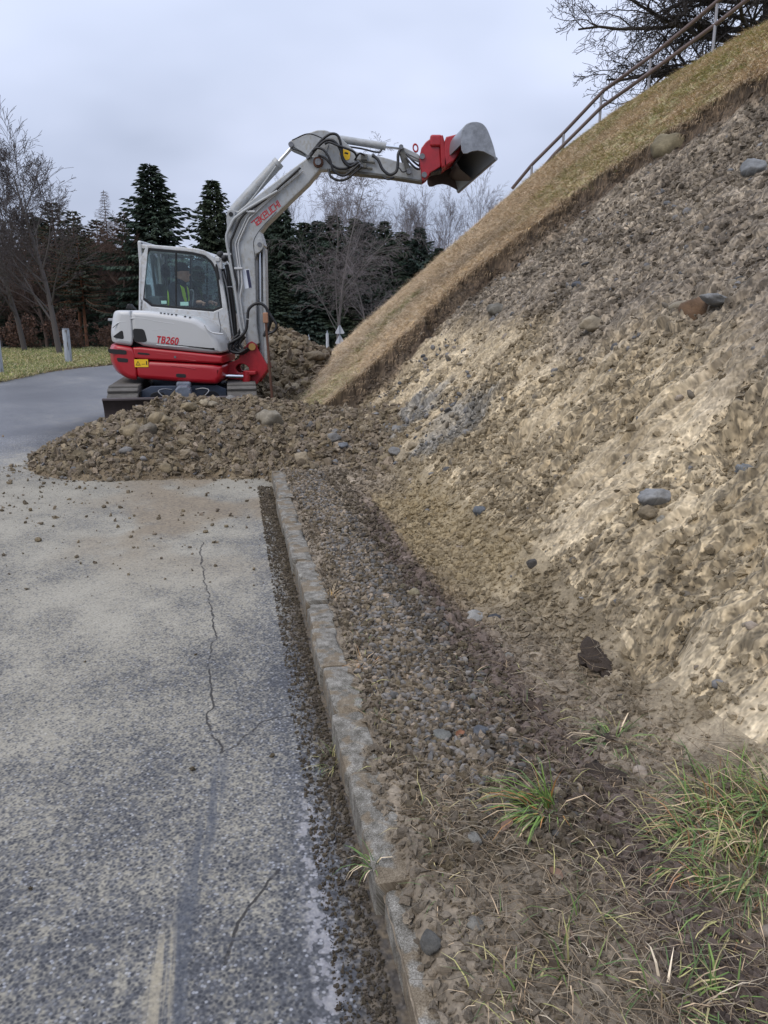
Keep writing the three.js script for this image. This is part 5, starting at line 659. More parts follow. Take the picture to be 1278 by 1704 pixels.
// steel pipes and hoses clipped along the boom
for (const [pts, r, m, z] of [[[[1.501, 3.18], [1.037, 2.929], [0.882, 2.82], [0.771, 2.612], [0.771, 2.525], [0.811, 2.237], [0.866, 1.816], [0.906, 1.402], [0.948, 1.184]], 0.021, boomPaint, 0.39], [[[1.823, 3.477], [1.324, 3.068], [1.035, 2.89], [0.964, 2.808], [0.821, 2.517], [0.83, 2.286], [0.89, 1.954], [0.866, 1.816]], 0.016, rubber, 0.385], [[[1.796, 3.433], [1.468, 3.197], [1.065, 2.859], [0.899, 2.533], [0.88, 2.486], [0.915, 2.166]], 0.010, white, 0.36], [[[1.853, 3.441], [1.525, 3.197], [1.088, 2.829], [0.933, 2.533], [0.917, 2.462], [0.941, 2.166]], 0.010, white, 0.36], [[[0.907, 2.166], [0.91, 1.979], [0.873, 1.816], [0.929, 1.184]], 0.011, white, 0.37], [[[0.949, 2.157], [0.956, 1.947], [0.914, 1.783], [0.972, 1.184]], 0.011, white, 0.37]]) obj('pipe', pipe(P3(pts, z), r, 8), m, boomMain);
for (const [x, y] of [[0.917, 2.169], [1.119, 2.917], [0.775, 2.358]]) obj('clip', box(x, y, 0.375, 0.12, 0.028, 0.05, 0.006), white, boomMain);
// lettering on the boom, cut from straight strokes
{
  const L = { T: [[[0, 1], [0.85, 1], [0.85, 0]]], a: [[[0, 1], [0.8, 1], [0.8, 0], [0, 0], [0, 0.5], [0.8, 0.5]]], K: [[[0, 1], [0, 0]], [[0.75, 1], [0.1, 0.5], [0.8, 0]]], e: [[[0.8, 0], [0, 0], [0, 1], [0.8, 1], [0.8, 0.5], [0, 0.5]]], U: [[[0, 1], [0, 0], [0.8, 0], [0.8, 1]]], C: [[[0.8, 1], [0, 1], [0, 0], [0.8, 0]]], H: [[[0, 1], [0, 0]], [[0.8, 1], [0.8, 0]], [[0, 0.5], [0.8, 0.5]]], I: [[[0, 1], [0, 0]]] };
  const a = [1.153, 2.71], b = [1.557, 3.019], ang = Math.atan2(b[1] - a[1], b[0] - a[0]), run = Math.hypot(b[0] - a[0], b[1] - a[1]), H = 0.078, wch = 0.058, gs = []; let x = 0, k = 0; const word = [...'TaKeUCHI'], adv = (run - 0.01) / 7.45, th = 0.0062;
  for (const ch of word) { for (const st of L[ch]) for (let i = 1; i < st.length; i++) { const [x0, y0] = st[i - 1], [x1, y1] = st[i], p = [x + x0 * wch + y0 * H * 0.16, y0 * H], q = [x + x1 * wch + y1 * H * 0.16, y1 * H], d = Math.hypot(q[0] - p[0], q[1] - p[1]), g = new THREE.BoxGeometry(d + th * 1.9, th * 2, 0.003); g.rotateZ(Math.atan2(q[1] - p[1], q[0] - p[0])); g.translate((p[0] + q[0]) / 2, (p[1] + q[1]) / 2, 0.0004 * (k++ % 4)); gs.push(g); } x += adv * (ch === 'I' ? 0.4 : 1); }
  const g = mergeGeometries(gs.map(plainGeo)); g.rotateZ(ang); g.translate(a[0], a[1], BZ1 + 0.003); obj('lettering', g, redPrint, boomMain);
}
{ const c = [1.022, 2.029], s = obj('sticker', box(0, 0, 0, 0.10, 0.26, 0.003, 0.001).rotateZ(0.1).translate(c[0], c[1], BZ1 + 0.002), mat(206, 212, 220, 0.5), boomMain); obj('print', box(0, 0, 0, 0.042, 0.245, 0.002, 0.0005).rotateZ(0.12).translate(c[0] + 0.026, c[1], BZ1 + 0.0045), mat(38, 42, 70, 0.5), s); }
// boom ram in front of the boom
obj('boom_ram_rod', cyl(V(...[1.202, 2.483], 0.19), V(...[1.178, 1.686], 0.19), 0.034), chrome, boom);
obj('boom_ram', [cyl(V(...[1.183, 1.711], 0.19), V(...[1.194, 0.884], 0.19), 0.062, 0.062, 20), cyl(V(...[1.183, 1.719], 0.19), V(...[1.185, 1.677], 0.19), 0.07, 0.07, 20)], boomPaint, boom);
obj('ram_guard', plate([[1.251, 2.443], [1.289, 2.443], [1.258, 0.849], [1.214, 0.849]], 0.06, 0.30, 0.01), boomPaint, boom);
// arm ram between boom knuckle and the back of the arm
{ const a = [0.81, 2.905], b = [1.497, 3.572], c = [1.698, 3.775], p = (t, u, v) => V(lerp(u[0], v[0], t), lerp(u[1], v[1], t), 0.185); obj('arm_ram', [cyl(p(0.06, a, b), p(1, a, b), 0.078, 0.078, 22), cyl(p(0, a, b), p(0.12, a, b), 0.05, 0.075, 18), cyl(p(0.96, a, b), p(1.02, a, b), 0.084, 0.08, 22)], boomPaint, boom); obj('arm_ram_rod', cyl(p(0.98, a, b), V(c[0], c[1], 0.185), 0.026), chrome, boom); obj('arm_ram_pipe', tube([V(a[0] + 0.15, a[1] + 0.02, 0.27), V(a[0] + 0.3, a[1] + 0.17, 0.27), V(b[0] - 0.02, b[1] - 0.06, 0.27)], 0.012, 20), boomPaint, boom); obj('arm_ram_pin', cyl(V(c[0], c[1], 0.02), V(c[0], c[1], 0.36), 0.035), steel, boom); }

// arm
const arm = sub('arm', digger), AZ0 = 0.07, AZ1 = 0.30;
const armOut = [[1.677, 3.823], [1.718, 3.853], [1.892, 3.913], [2.056, 3.965], [2.162, 3.965], [2.316, 3.913], [2.429, 3.816], [2.575, 3.695], [2.738, 3.665], [2.968, 3.62], [3.438, 3.491], [3.479, 3.46], [3.485, 3.322], [3.051, 3.384], [2.556, 3.452], [2.185, 3.468], [2.078, 3.46], [1.988, 3.506], [1.893, 3.65], [1.69, 3.729], [1.667, 3.778]];
const armMain = obj('arm_box', plate(chaikin(armOut, 1, 0.1), AZ0, AZ1, 0.012), boomPaint, arm);
obj('side_plate', plate(chaikin([[1.683, 3.778], [1.718, 3.831], [1.941, 3.917], [2.119, 3.861], [2.216, 3.801], [2.147, 3.62], [2.046, 3.513], [1.909, 3.654]], 1, 0.12), AZ1 + 0.001, AZ1 + 0.016, 0.004), boomPaint, armMain);
obj('edge_cap', [tube(P3([[1.712, 3.834], [1.934, 3.913], [2.137, 3.853]], AZ1 + 0.012), 0.008, 20), tube(P3([[1.701, 3.729], [1.806, 3.699], [1.887, 3.646]], AZ1 + 0.012), 0.006, 20)], black, armMain);
obj('flange', plate([[2.185, 3.479], [3.051, 3.395], [3.485, 3.33], [3.486, 3.307], [3.051, 3.368], [2.185, 3.452]], AZ0 - 0.012, AZ1 + 0.012, 0.004), muddy, armMain);
obj('yellow_label', plate(chaikin([[2.362, 3.733], [2.468, 3.71], [2.501, 3.688], [2.492, 3.597], [2.442, 3.582], [2.353, 3.65]], 1, 0.15), AZ1 + 0.001, AZ1 + 0.005, 0.001), yellow, armMain); obj('label_symbol', plate([[2.427, 3.688], [2.476, 3.676], [2.468, 3.658], [2.418, 3.669]], AZ1 + 0.005, AZ1 + 0.007, 0), black, armMain);
obj('valve_block', [box(...[2.689, 3.616], AZ1 + 0.03, 0.09, 0.075, 0.06), box(...[2.68, 3.51], AZ1 + 0.03, 0.085, 0.06, 0.06), cyl(V(...[2.574, 3.586], AZ1 + 0.03), V(...[2.837, 3.548], AZ1 + 0.03), 0.014), cyl(V(...[2.557, 3.51], AZ1 + 0.03), V(...[2.804, 3.472], AZ1 + 0.03), 0.014)], muddy, armMain);
// bucket ram on top of the arm with its linkage
{ const a = [2.242, 3.907], b = [2.374, 3.869], c = [2.977, 3.781], d = [3.192, 3.759], q = (p) => V(p[0], p[1], 0.185); obj('bucket_ram', [cyl(q(b), q(c), 0.05, 0.05, 20), cyl(q(a), q(b), 0.035, 0.048, 16), cyl(q([2.956, 3.784]), q([2.985, 3.78]), 0.054, 0.054, 20)], boomPaint, arm); obj('bucket_ram_rod', cyl(q(c), q(d), 0.024), chrome, arm); obj('bucket_ram_pipe', tube(P3([[2.409, 3.773], [2.639, 3.742], [2.902, 3.697], [2.935, 3.735]], 0.25), 0.012, 24), rubber, arm); }
for (const z of [AZ0 - 0.05, AZ1 + 0.01]) obj('link', [plate(chaikin([[3.156, 3.756], [3.189, 3.782], [3.222, 3.756], [3.323, 3.468], [3.323, 3.422], [3.282, 3.414], [3.257, 3.452]], 1, 0.2), z, z + 0.04, 0.008)], muddy, arm);
for (const z of [AZ0 - 0.01, AZ1 - 0.05]) obj('link', plate(chaikin([[3.173, 3.71], [3.197, 3.759], [3.263, 3.733], [3.444, 3.654], [3.445, 3.589], [3.379, 3.62]], 1, 0.15), z, z + 0.06, 0.008), boomPaint, arm);
pin([3.193, 3.741], AZ0 - 0.08, AZ1 + 0.075, 0.03, steel, arm); pin([3.298, 3.437], AZ0 - 0.07, AZ1 + 0.07, 0.036, steel, arm);
// hydraulic hoses looping over the arm
const hz = AZ1 + 0.09;
const hoses = [[[1.926, 3.602], [2.026, 3.714], [2.134, 3.826], [2.257, 3.893], [2.337, 3.871], [2.388, 3.722], [2.398, 3.61], [2.462, 3.527], [2.577, 3.534]], [[1.959, 3.617], [2.075, 3.737], [2.19, 3.811], [2.287, 3.796], [2.367, 3.699], [2.414, 3.549], [2.495, 3.489], [2.609, 3.542]], [[1.993, 3.677], [2.059, 3.711], [2.147, 3.684], [2.227, 3.572], [2.281, 3.421], [2.411, 3.364], [2.518, 3.429], [2.625, 3.519]], [[2.073, 3.632], [2.162, 3.594], [2.242, 3.512], [2.331, 3.463], [2.453, 3.463], [2.577, 3.527]], [[2.208, 3.444], [2.235, 3.36], [2.345, 3.307], [2.452, 3.326], [2.559, 3.406], [2.658, 3.489]], [[2.814, 3.625], [2.879, 3.564], [2.948, 3.436], [3.042, 3.375], [3.124, 3.413], [3.148, 3.527], [3.151, 3.632], [3.179, 3.699]], [[2.692, 3.64], [2.627, 3.647], [2.561, 3.572]], [[3.164, 3.474], [3.214, 3.413], [3.271, 3.436]], [[2.944, 3.36], [3.017, 3.318], [3.091, 3.345]], [[3.261, 3.602], [3.327, 3.519], [3.401, 3.459], [3.442, 3.459]], [[3.261, 3.647], [3.36, 3.542], [3.433, 3.497]], [[2.165, 3.767], [2.222, 3.781], [2.343, 3.737], [2.481, 3.692], [2.562, 3.655], [2.594, 3.602]]];
const hoseR = [0.018, 0.018, 0.016, 0.016, 0.017, 0.020, 0.013, 0.009, 0.015, 0.014, 0.014, 0.015];
hoses.forEach((h, i) => obj('hose', new THREE.TubeGeometry(new THREE.CatmullRomCurve3(h.map((p, k) => V(p[0], p[1], hz - 0.02 + 0.05 * Math.sin((k / (h.length - 1)) * Math.PI) + (i % 3) * 0.025)), false, 'centripetal'), 48, hoseR[i], 9), rubber, arm));
obj('fitting', [...[[1.922, 3.609], [1.955, 3.624], [2.575, 3.541], [2.608, 3.549], [2.624, 3.526], [2.657, 3.496], [2.813, 3.632]].map(([x, y]) => cyl(V(x, y, hz - 0.06), V(x, y, hz + 0.01), 0.024, 0.02, 10))], steel, arm);
// hoses at the boom foot
const footHoses = [[0.46, 0.021, [[1.027, 1.486], [1.049, 1.61], [1.137, 1.684], [1.222, 1.692], [1.304, 1.618], [1.322, 1.42], [1.247, 1.237]]], [0.5, 0.018, [[1.342, 1.552], [1.398, 1.47], [1.438, 1.396], [1.401, 1.313], [1.305, 1.272]]], [0.42, 0.018, [[1.322, 1.569], [1.362, 1.502], [1.323, 1.361], [1.295, 1.294]]], [0.44, 0.018, [[1.298, 1.303], [1.358, 1.295], [1.419, 1.328], [1.446, 1.37]]], [0.52, 0.020, [[1.036, 1.47], [1.004, 1.322], [0.906, 1.222], [0.818, 1.172], [0.756, 1.131], [0.777, 1.039], [0.896, 1.013], [0.983, 1.055]]], [0.48, 0.020, [[0.951, 1.238], [0.879, 1.171], [0.832, 1.087], [0.89, 1.037], [0.967, 1.045]]], [0.44, 0.020, [[0.978, 1.236], [0.905, 1.153], [0.867, 1.068], [0.934, 1.026], [1.005, 1.077]]], [0.40, 0.020, [[0.886, 1.269], [0.796, 1.185], [0.774, 1.083], [0.831, 1.016], [0.925, 0.999], [1.032, 1.066]]], [0.36, 0.020, [[0.899, 1.335], [0.842, 1.217], [0.804, 1.149], [0.834, 1.048]]], [0.5, 0.018, [[1.011, 1.363], [0.954, 1.238], [0.907, 1.138], [0.946, 1.071]]]];
footHoses.forEach(([z, r, h]) => obj('hose', new THREE.TubeGeometry(new THREE.CatmullRomCurve3(at3(h, z), false, 'centripetal'), 40, r, 9), rubber, boom));

// tilting coupler
const coupler = sub('coupler', digger);
const cz0 = 0.02, cz1 = 0.36;
obj('hook_plate', plate(chaikin([[3.442, 3.609], [3.465, 3.729], [3.529, 3.808], [3.602, 3.856], [3.691, 3.864], [3.716, 3.834], [3.719, 3.684], [3.738, 3.496], [3.641, 3.443], [3.592, 3.42], [3.552, 3.351], [3.487, 3.309], [3.469, 3.397]], 1, 0.1), cz1 - 0.04, cz1, 0.01), red, coupler); obj('hook_plate', plate(chaikin([[3.442, 3.609], [3.465, 3.729], [3.529, 3.808], [3.602, 3.856], [3.691, 3.864], [3.716, 3.834], [3.719, 3.684], [3.738, 3.496], [3.641, 3.443], [3.592, 3.42], [3.552, 3.351], [3.487, 3.309], [3.469, 3.397]], 1, 0.1), cz0, cz0 + 0.04, 0.01), red, coupler);
obj('coupler_body', plate(chaikin([[3.55, 3.741], [3.689, 3.763], [3.718, 3.513], [3.595, 3.475], [3.561, 3.544]], 1, 0.15), cz0 + 0.04, cz1 - 0.07, 0.02), redDull, coupler);
obj('top_box', box(...[3.663, 3.816], 0.19, 0.16, 0.15, 0.42, 0.03), red, coupler);
obj('lifting_eye', new THREE.TorusGeometry(0.04, 0.012, 8, 18).scale(0.8, 1.2, 1).rotateZ(0.2).translate(...[3.394, 3.759], 0.19), red, coupler);
obj('lock_ram', cyl(V(...[3.571, 3.681], 0.3), V(...[3.572, 3.56], 0.3), 0.03), black, coupler);
pin([3.479, 3.62], cz0 - 0.03, cz1 + 0.03, 0.036, steel, coupler); pin([3.51, 3.389], cz0 - 0.03, cz1 + 0.03, 0.036, steel, coupler);
obj('rotator', [plate(chaikin([[3.711, 3.876], [3.76, 3.879], [3.825, 3.513], [3.801, 3.483], [3.735, 3.475]], 1, 0.15), cz0 - 0.06, cz1 + 0.06, 0.02)], redDull, coupler);
obj('rotator_teeth', [[3.618, 3.449], [3.639, 3.453], [3.661, 3.457], [3.682, 3.461], [3.704, 3.465], [3.725, 3.469], [3.747, 3.472]].map(([x, y]) => box(x, y, 0.19, 0.014, 0.05, 0.3, 0.003)), black, coupler);

// bucket, tilted so that its mouth looks down and towards the road
{
  const bucket = sub('bucket', digger), Wv = V(-0.40, -0.27, -1.0);
  const near = [[3.969, 3.705], [3.963, 3.792], [3.98, 3.878], [4.025, 3.939], [4.095, 3.968], [4.173, 3.971], [4.244, 3.95], [4.301, 3.893], [4.352, 3.792], [4.404, 3.662], [4.436, 3.545]];       // back shell from ears round to the cutting edge
  const lipEnd = [4.44, 3.531], z0 = 0.72, P = [], n = near.length, th = 0.022, edge = [...near, lipEnd];
  const prof = new THREE.CatmullRomCurve3(edge.map((p) => V(p[0], p[1], z0))).getPoints(36), surf = (inn) => prof.map((p, i) => { const a = prof[Math.max(0, i - 1)], b = prof[Math.min(prof.length - 1, i + 1)], t = V().subVectors(b, a).normalize(); return V(p.x + t.y * inn, p.y - t.x * inn, p.z); });
  const outer = surf(0), inner = surf(th), g = new THREE.BufferGeometry(), pos = [], idx = []; const add = (list, w) => list.forEach((p) => pos.push(p.x + Wv.x * w, p.y + Wv.y * w, p.z + Wv.z * w));
  add(outer, 0); add(outer, 1); add(inner, 0); add(inner, 1); const m = prof.length;
  for (let i = 0; i < m - 1; i++) { idx.push(i, i + 1, m + i, i + 1, m + i + 1, m + i); idx.push(2 * m + i, 3 * m + i, 2 * m + i + 1, 2 * m + i + 1, 3 * m + i, 3 * m + i + 1); idx.push(i, 2 * m + i, i + 1, i + 1, 2 * m + i, 2 * m + i + 1, m + i, m + i + 1, 3 * m + i, m + i + 1, 3 * m + i + 1, 3 * m + i); }
  idx.push(m - 1, 3 * m - 1, 2 * m - 1, m - 1, 2 * m - 1, 4 * m - 1, 2 * m - 1, 3 * m - 1, 4 * m - 1); g.setAttribute('position', new THREE.Float32BufferAttribute(pos, 3)); g.setIndex(idx); obj('shell', toCreasedNormals(g, 0.6), worn, bucket);
  // side plates: the curve closed by the scooped front edge
  const scoop = [[4.351, 3.578], [4.271, 3.615], [4.192, 3.629], [4.113, 3.618], [4.051, 3.593], [4.003, 3.593], [3.978, 3.633]], side2 = [...edge, ...scoop];
  for (const w of [0.0, 0.975]) { const sp = plate(side2, -0.014, 0.014, 0.004), q = sp.attributes.position; for (let i = 0; i < q.count; i++) q.setXYZ(i, q.getX(i) + Wv.x * w, q.getY(i) + Wv.y * w, q.getZ(i) + z0 + Wv.z * w - 0.01); sp.computeVertexNormals(); obj('side_plate', sp, w ? bladeMat : worn, bucket); }
  obj('cutting_edge', cyl(V(lipEnd[0], lipEnd[1], z0), V(lipEnd[0] + Wv.x, lipEnd[1] + Wv.y, z0 + Wv.z), 0.022, 0.022, 8), steel, bucket);
  obj('back_sheet', (() => { const A = [[3.999, 3.681], [3.873, 3.517], [3.94, 3.457], [4.112, 3.367]], pos2 = [], id = []; A.forEach((p, i) => { pos2.push(p[0] + 0.06, p[1], 0.66 - 0.14 * i, p[0] + 0.06 + Wv.x * 0.12, p[1] + Wv.y * 0.12, -0.26); if (i) id.push(2 * i - 2, 2 * i - 1, 2 * i, 2 * i - 1, 2 * i + 1, 2 * i); }); const g2 = new THREE.BufferGeometry(); g2.setAttribute('position', new THREE.Float32BufferAttribute(pos2, 3)); g2.setIndex(id); g2.computeVertexNormals(); return g2; })(), bladeMat, bucket);
  obj('hanger', plate(chaikin([[3.777, 3.852], [3.938, 3.889], [4.002, 3.937], [4.012, 3.856], [4.007, 3.722], [3.977, 3.647], [3.914, 3.557], [3.801, 3.497], [3.769, 3.466]], 1, 0.12), 0.30, 0.42, 0.015), red, bucket); obj('hanger', plate(chaikin([[3.777, 3.852], [3.938, 3.889], [4.002, 3.937], [4.012, 3.856], [4.007, 3.722], [3.977, 3.647], [3.914, 3.557], [3.801, 3.497], [3.769, 3.466]], 1, 0.12), -0.06, 0.06, 0.015), redDull, bucket);
  obj('hanger_web', plate(chaikin([[3.778, 3.841], [3.955, 3.878], [4.007, 3.729], [3.913, 3.572], [3.8, 3.512]], 1, 0.12), 0.06, 0.30, 0.01), redDull, bucket);
}

// undercarriage along the road
const under = sub('undercarriage', digger); under.rotation.y = Math.atan2(-DX, -DZ);
{
  const r = 0.27, half = 0.98, wid = 0.4, y0 = r + 0.03, oval = (k, rr) => { const per = 4 * half + 2 * Math.PI * rr, t = k * per; if (t < 2 * half) return [half - t, -rr, -Math.PI / 2]; if (t < 2 * half + Math.PI * rr) { const a = -Math.PI / 2 - (t - 2 * half) / rr; return [-half + Math.cos(a) * rr, Math.sin(a) * rr, a]; } if (t < 4 * half + Math.PI * rr) return [-half + (t - 2 * half - Math.PI * rr), rr, Math.PI / 2]; const a = Math.PI / 2 - (t - 4 * half - Math.PI * rr) / rr; return [half + Math.cos(a) * rr, Math.sin(a) * rr, a]; };
  const lug = new RoundedBoxGeometry(wid, 0.05, 0.075, 2, 0.014), bar = new RoundedBoxGeometry(wid * 0.46, 0.034, 0.05, 2, 0.01), trackMat = mat(104, 101, 96, 0.9, { map: grimeTile });
  for (const [sx, label] of [[-0.79, 1], [0.79, 2]]) {
    const tr = sub('track', under), outl = [...Array(64).keys()].map((k) => oval(k / 64, r).slice(0, 2)), inn = [...Array(64).keys()].map((k) => oval(k / 64, r - 0.045).slice(0, 2));
    const belt = plate(outl, -wid / 2, wid / 2, 0.012, [inn]); belt.rotateY(-Math.PI / 2); belt.translate(sx, y0, 0); obj('belt', belt, trackMat, tr);
    for (let k = 0; k < 42; k++) { const [a, b, c] = oval((k + 0.5) / 42, r + 0.012), m = obj('track_lug', k % 2 ? lug : lug, trackMat, tr); m.position.set(sx, y0 + b, a); m.rotation.x = Math.PI / 2 - c; }
    const wheels = [box(sx, y0, 0, 0.16, 0.24, 1.7, 0.05)]; for (const z of [-half, half]) wheels.push(cyl(V(sx - 0.1, y0, z), V(sx + 0.1, y0, z), r - 0.06, r - 0.06, 24)); for (const z of [-0.5, 0, 0.5]) wheels.push(cyl(V(sx - 0.12, y0 - 0.13, z), V(sx + 0.12, y0 - 0.13, z), 0.1, 0.1, 16)); obj('track_frame', wheels, frameBlue, tr);
  }
  obj('car_body', [box(0, 0.42, 0, 1.2, 0.22, 0.9, 0.04), box(-0.45, 0.42, 0.5, 0.3, 0.2, 0.7, 0.04), box(0.45, 0.42, 0.5, 0.3, 0.2, 0.7, 0.04), cyl(V(0, 0.5, 0), V(0, 0.7, 0), 0.5, 0.5, 28)], frameBlue, under);
  obj('cross_plate', [plate([[-0.58, 0.3], [0.58, 0.3], [0.58, 0.52], [0.45, 0.58], [-0.45, 0.58], [-0.58, 0.52]], 0.82, 0.86, 0.01)], frameBlue, under);
  for (const x of [-0.36, 0.36]) obj('cover_plate', plate(chaikin([[x - 0.12, 0.34], [x + 0.12, 0.34], [x + 0.1, 0.5], [x - 0.1, 0.5]], 2, 0.25), 0.86, 0.875, 0.006), seal, under);
  obj('ram_cover', [plate([[-0.15, 0.26], [0.15, 0.26], [0.10, 0.56], [0.06, 0.60], [-0.06, 0.60], [-0.10, 0.56]], 0.9, 1.22, 0.02), box(0, 0.6, 0.86, 0.2, 0.08, 0.2, 0.03)], mat(112, 120, 132, 0.55, { map: grimeTile }), under);
  for (const s of [-1, 1]) obj('hose_guard', tube([[s * 0.12, 0.33, 1.05], [s * 0.27, 0.44, 1.02], [s * 0.34, 0.52, 0.98], [s * 0.27, 0.545, 0.95], [s * 0.16, 0.53, 0.92]], 0.011, 30), steel, under);
  for (const s of [-1, 1]) obj('blade_arm', box(s * 0.42, 0.26, 1.1, 0.12, 0.16, 0.9, 0.03), frameBlue, under);
  const bp = []; for (let k = 0; k <= 12; k++) { const t = k / 12, y = 0.04 + 0.45 * t; bp.push([1.62 - 0.10 * Math.sin(t * Math.PI), y]); } const back = bp.map(([a, b]) => [a - 0.03, b]).reverse(), bl = plate([...bp, ...back], -0.99, 0.99, 0.004); bl.rotateY(-Math.PI / 2); obj('blade', bl, bladeMat, under);
  obj('blade_edge', box(0, 0.485, 1.6, 1.98, 0.035, 0.06, 0.012), mat(84, 76, 76, 0.6, { map: grimeTile }), under);
}

// ------------------------------------------------------------------ operator
function fleshed(sd, min, size, res, m, name, parent) {                  // surface of a distance function on a grid
  const mc = new MarchingCubes(res, m, false, false, 200000); mc.isolation = 0; const h = size / 2, c = [min[0] + h, min[1] + h, min[2] + h];
  for (let k = 0; k < res; k++) for (let j = 0; j < res; j++) for (let i = 0; i < res; i++) mc.field[i + j * res + k * res * res] = -sd(c[0] + (i - res / 2) / (res / 2) * h, c[1] + (j - res / 2) / (res / 2) * h, c[2] + (k - res / 2) / (res / 2) * h);
  mc.update(); const n = mc.count ?? 0, g = new THREE.BufferGeometry(), p = new Float32Array(mc.positionArray.subarray(0, n * 3)), q = new Float32Array(mc.normalArray.subarray(0, n * 3)); for (let i = 0; i < n; i++) for (let a = 0; a < 3; a++) p[i * 3 + a] = p[i * 3 + a] * h + c[a];
  g.setAttribute('position', new THREE.BufferAttribute(p, 3)); g.setAttribute('normal', new THREE.BufferAttribute(q, 3)); const gg = mergeVertices(g.deleteAttribute('normal'), 1e-4); gg.computeVertexNormals(); return gg;
}
const cap = (x, y, z, a, b, ra, rb) => { const dx = b[0] - a[0], dy = b[1] - a[1], dz = b[2] - a[2], t = clamp(((x - a[0]) * dx + (y - a[1]) * dy + (z - a[2]) * dz) / (dx * dx + dy * dy + dz * dz), 0, 1); return Math.hypot(x - a[0] - t * dx, y - a[1] - t * dy, z - a[2] - t * dz) - lerp(ra, rb, t); };
const ell = (x, y, z, c, r) => { const k = Math.hypot((x - c[0]) / r[0], (y - c[1]) / r[1], (z - c[2]) / r[2]); return (k - 1) * Math.min(...r); };
const smin = (a, b, k) => { const h = Math.max(k - Math.abs(a - b), 0) / k; return Math.min(a, b) - h * h * k * 0.25; };
{
  const hd = [-0.065, 2.135], ox = hd[0], oy = hd[1], person = thing('person', 'operator in black beanie and green vest sitting in the cab', 'person', [-2.96 + ox, oy, -12.09], -0.12);
  const J = { neck: [-0.03, -0.16, 0], chest: [-0.10, -0.36, 0], hip: [-0.14, -0.66, 0] }, S = (s) => ({ sh: [-0.08, -0.22, s * 0.19], el: [0.06, -0.50, s * 0.25], wr: [0.28, -0.42, s * 0.27], hip: [-0.12, -0.68, s * 0.1], kn: [0.32, -0.62, s * 0.14], an: [0.40, -1.02, s * 0.13] });
  const torso = (x, y, z) => { let d = ell(x, y, z, [-0.09, -0.36, 0], [0.125, 0.19, 0.19]); d = smin(d, ell(x, y, z, [-0.13, -0.58, 0], [0.13, 0.16, 0.18]), 0.08); d = smin(d, cap(x, y, z, [-0.08, -0.24, -0.15], [-0.08, -0.24, 0.15], 0.075, 0.075), 0.06); return d; };
  const limbs = (x, y, z, inf) => { let d = 9; for (const s of [-1, 1]) { const q = S(s); d = smin(d, smin(cap(x, y, z, q.sh, q.el, 0.068 + inf, 0.052 + inf), cap(x, y, z, q.el, q.wr, 0.05 + inf, 0.038 + inf), 0.03), 0.02); } return d; };
  const legs = (x, y, z) => { let d = 9; for (const s of [-1, 1]) { const q = S(s); d = Math.min(d, smin(cap(x, y, z, q.hip, q.kn, 0.095, 0.065), cap(x, y, z, q.kn, q.an, 0.062, 0.045), 0.04)); d = smin(d, cap(x, y, z, q.an, [q.an[0] + 0.15, q.an[1] - 0.05, q.an[2]], 0.045, 0.035), 0.03); } return d; };
  const head = (x, y, z) => { let d = ell(x, y, z, [-0.01, 0.03, 0], [0.098, 0.105, 0.078]); d = smin(d, ell(x, y, z, [0.03, -0.045, 0], [0.062, 0.075, 0.06]), 0.05); d = smin(d, cap(x, y, z, [0.088, 0.01, 0], [0.106, -0.022, 0], 0.008, 0.014), 0.018); d = smin(d, cap(x, y, z, [0.075, -0.062, -0.018], [0.075, -0.062, 0.018], 0.012, 0.012), 0.012); d = smin(d, cap(x, y, z, [0.072, -0.098, -0.01], [0.072, -0.098, 0.01], 0.02, 0.02), 0.03); d = smin(d, cap(x, y, z, [0.076, 0.025, -0.03], [0.076, 0.025, 0.03], 0.014, 0.014), 0.016); for (const s of [-1, 1]) { d = Math.max(d, -(Math.hypot(x - 0.088, y - 0.008, z - s * 0.032) - 0.014)); d = smin(d, Math.hypot(x - 0.078, y - 0.006, z - s * 0.032) - 0.011, 0.003); d = smin(d, ell(x, y, z, [-0.012, -0.005, s * 0.079], [0.018, 0.03, 0.01]), 0.008); } return smin(d, cap(x, y, z, [-0.02, -0.07, 0], J.neck, 0.056, 0.062), 0.04); };
  const hand = (x, y, z) => { let d = 9; for (const s of [-1, 1]) { const w = S(s).wr, X = w[0] + 0.06, Y = w[1], Z = w[2]; d = Math.min(d, smin(ell(x, y, z, [X, Y, Z], [0.05, 0.022, 0.042]), cap(x, y, z, w, [X, Y, Z], 0.03, 0.026), 0.02)); [-0.03, -0.01, 0.01, 0.03].forEach((o, i) => { const L = [0.03, 0.038, 0.036, 0.026][i]; d = smin(d, Math.min(cap(x, y, z, [X + 0.04, Y, Z + o], [X + 0.05 + L * 0.6, Y - 0.012, Z + o], 0.010, 0.0095), cap(x, y, z, [X + 0.05 + L * 0.6, Y - 0.012, Z + o], [X + 0.04 + L * 0.5, Y - 0.045, Z + o], 0.0095, 0.008)), 0.006); }); d = smin(d, cap(x, y, z, [X - 0.01, Y - 0.005, Z - s * 0.035], [X + 0.03, Y - 0.03, Z - s * 0.05], 0.012, 0.009), 0.008); } return d; };
  const skin = mat(176, 132, 112, 0.6), jacket = mat(26, 29, 38, 0.85), vest = mat(190, 232, 60, 0.7), trousers = mat(38, 42, 52, 0.85), knit = mat(20, 21, 24, 0.95), strip = mat(190, 196, 196, 0.35);
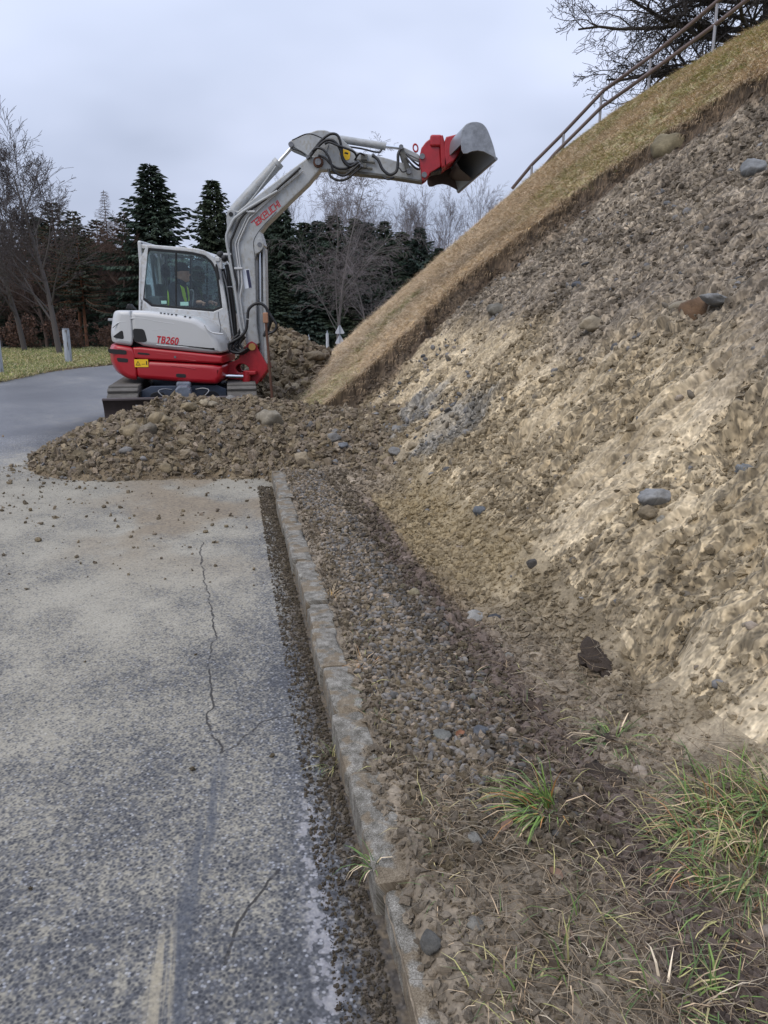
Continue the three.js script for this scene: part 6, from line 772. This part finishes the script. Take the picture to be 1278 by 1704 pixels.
  const low = fleshed((x, y, z) => smin(smin(torso(x, y, z), limbs(x, y, z, -0.006), 0.05), smin(legs(x, y, z), cap(x, y, z, J.chest, J.neck, 0.06, 0.055), 0.03), 0.04), [-0.5, -1.15, -0.6], 1.2, 90, skin), top = fleshed(head, [-0.17, -0.21, -0.17], 0.34, 88, skin), hands = fleshed(hand, [0.2, -0.6, -0.36], 0.72, 110, skin);
  obj('body', [low, top, hands].map((g) => plainGeo(g)), skin, person);
  obj('jacket', fleshed((x, y, z) => { const d = smin(torso(x, y, z) - 0.012, limbs(x, y, z, 0.012), 0.05), e = smin(d, cap(x, y, z, [-0.05, -0.2, 0], [-0.03, -0.13, 0], 0.088, 0.078), 0.04); return Math.max(e, -0.70 - y, x - 0.29); }, [-0.45, -0.85, -0.5], 1.0, 88, jacket), jacket, person);
  obj('vest', fleshed((x, y, z) => Math.max(Math.max(torso(x, y, z) - 0.024, -0.66 - y), y + 0.21 - 0.5 * Math.max(0, Math.abs(z) - 0.05), Math.abs(z) - 0.165 + 0.3 * Math.max(0, y + 0.3), 0.055 - Math.abs(z) + Math.min(0, (y + 0.34)) * 0.4 - Math.max(0, 0.02 - x) * 9), [-0.4, -0.85, -0.4], 0.8, 100, vest), vest, person);
  obj('reflective_stripe', fleshed((x, y, z) => Math.max(torso(x, y, z) - 0.029, Math.abs(y + 0.50) - 0.024, Math.abs(z) - 0.17), [-0.4, -0.8, -0.4], 0.8, 84, strip), strip, person);
  obj('trousers', fleshed((x, y, z) => Math.max(smin(legs(x, y, z) - 0.012, ell(x, y, z, [-0.13, -0.66, 0], [0.14, 0.13, 0.185]), 0.04), -1.03 - y), [-0.45, -1.2, -0.5], 1.0, 80, trousers), trousers, person);
  obj('beanie', fleshed((x, y, z) => Math.max(ell(x, y, z, [-0.014, 0.045, 0], [0.114, 0.118, 0.094]), 0.034 - y + 0.16 * Math.min(0, x) * 1.2), [-0.17, -0.09, -0.16], 0.32, 72, knit), knit, person);
}

scene.updateMatrixWorld(true);
renderer.render(scene, camera);
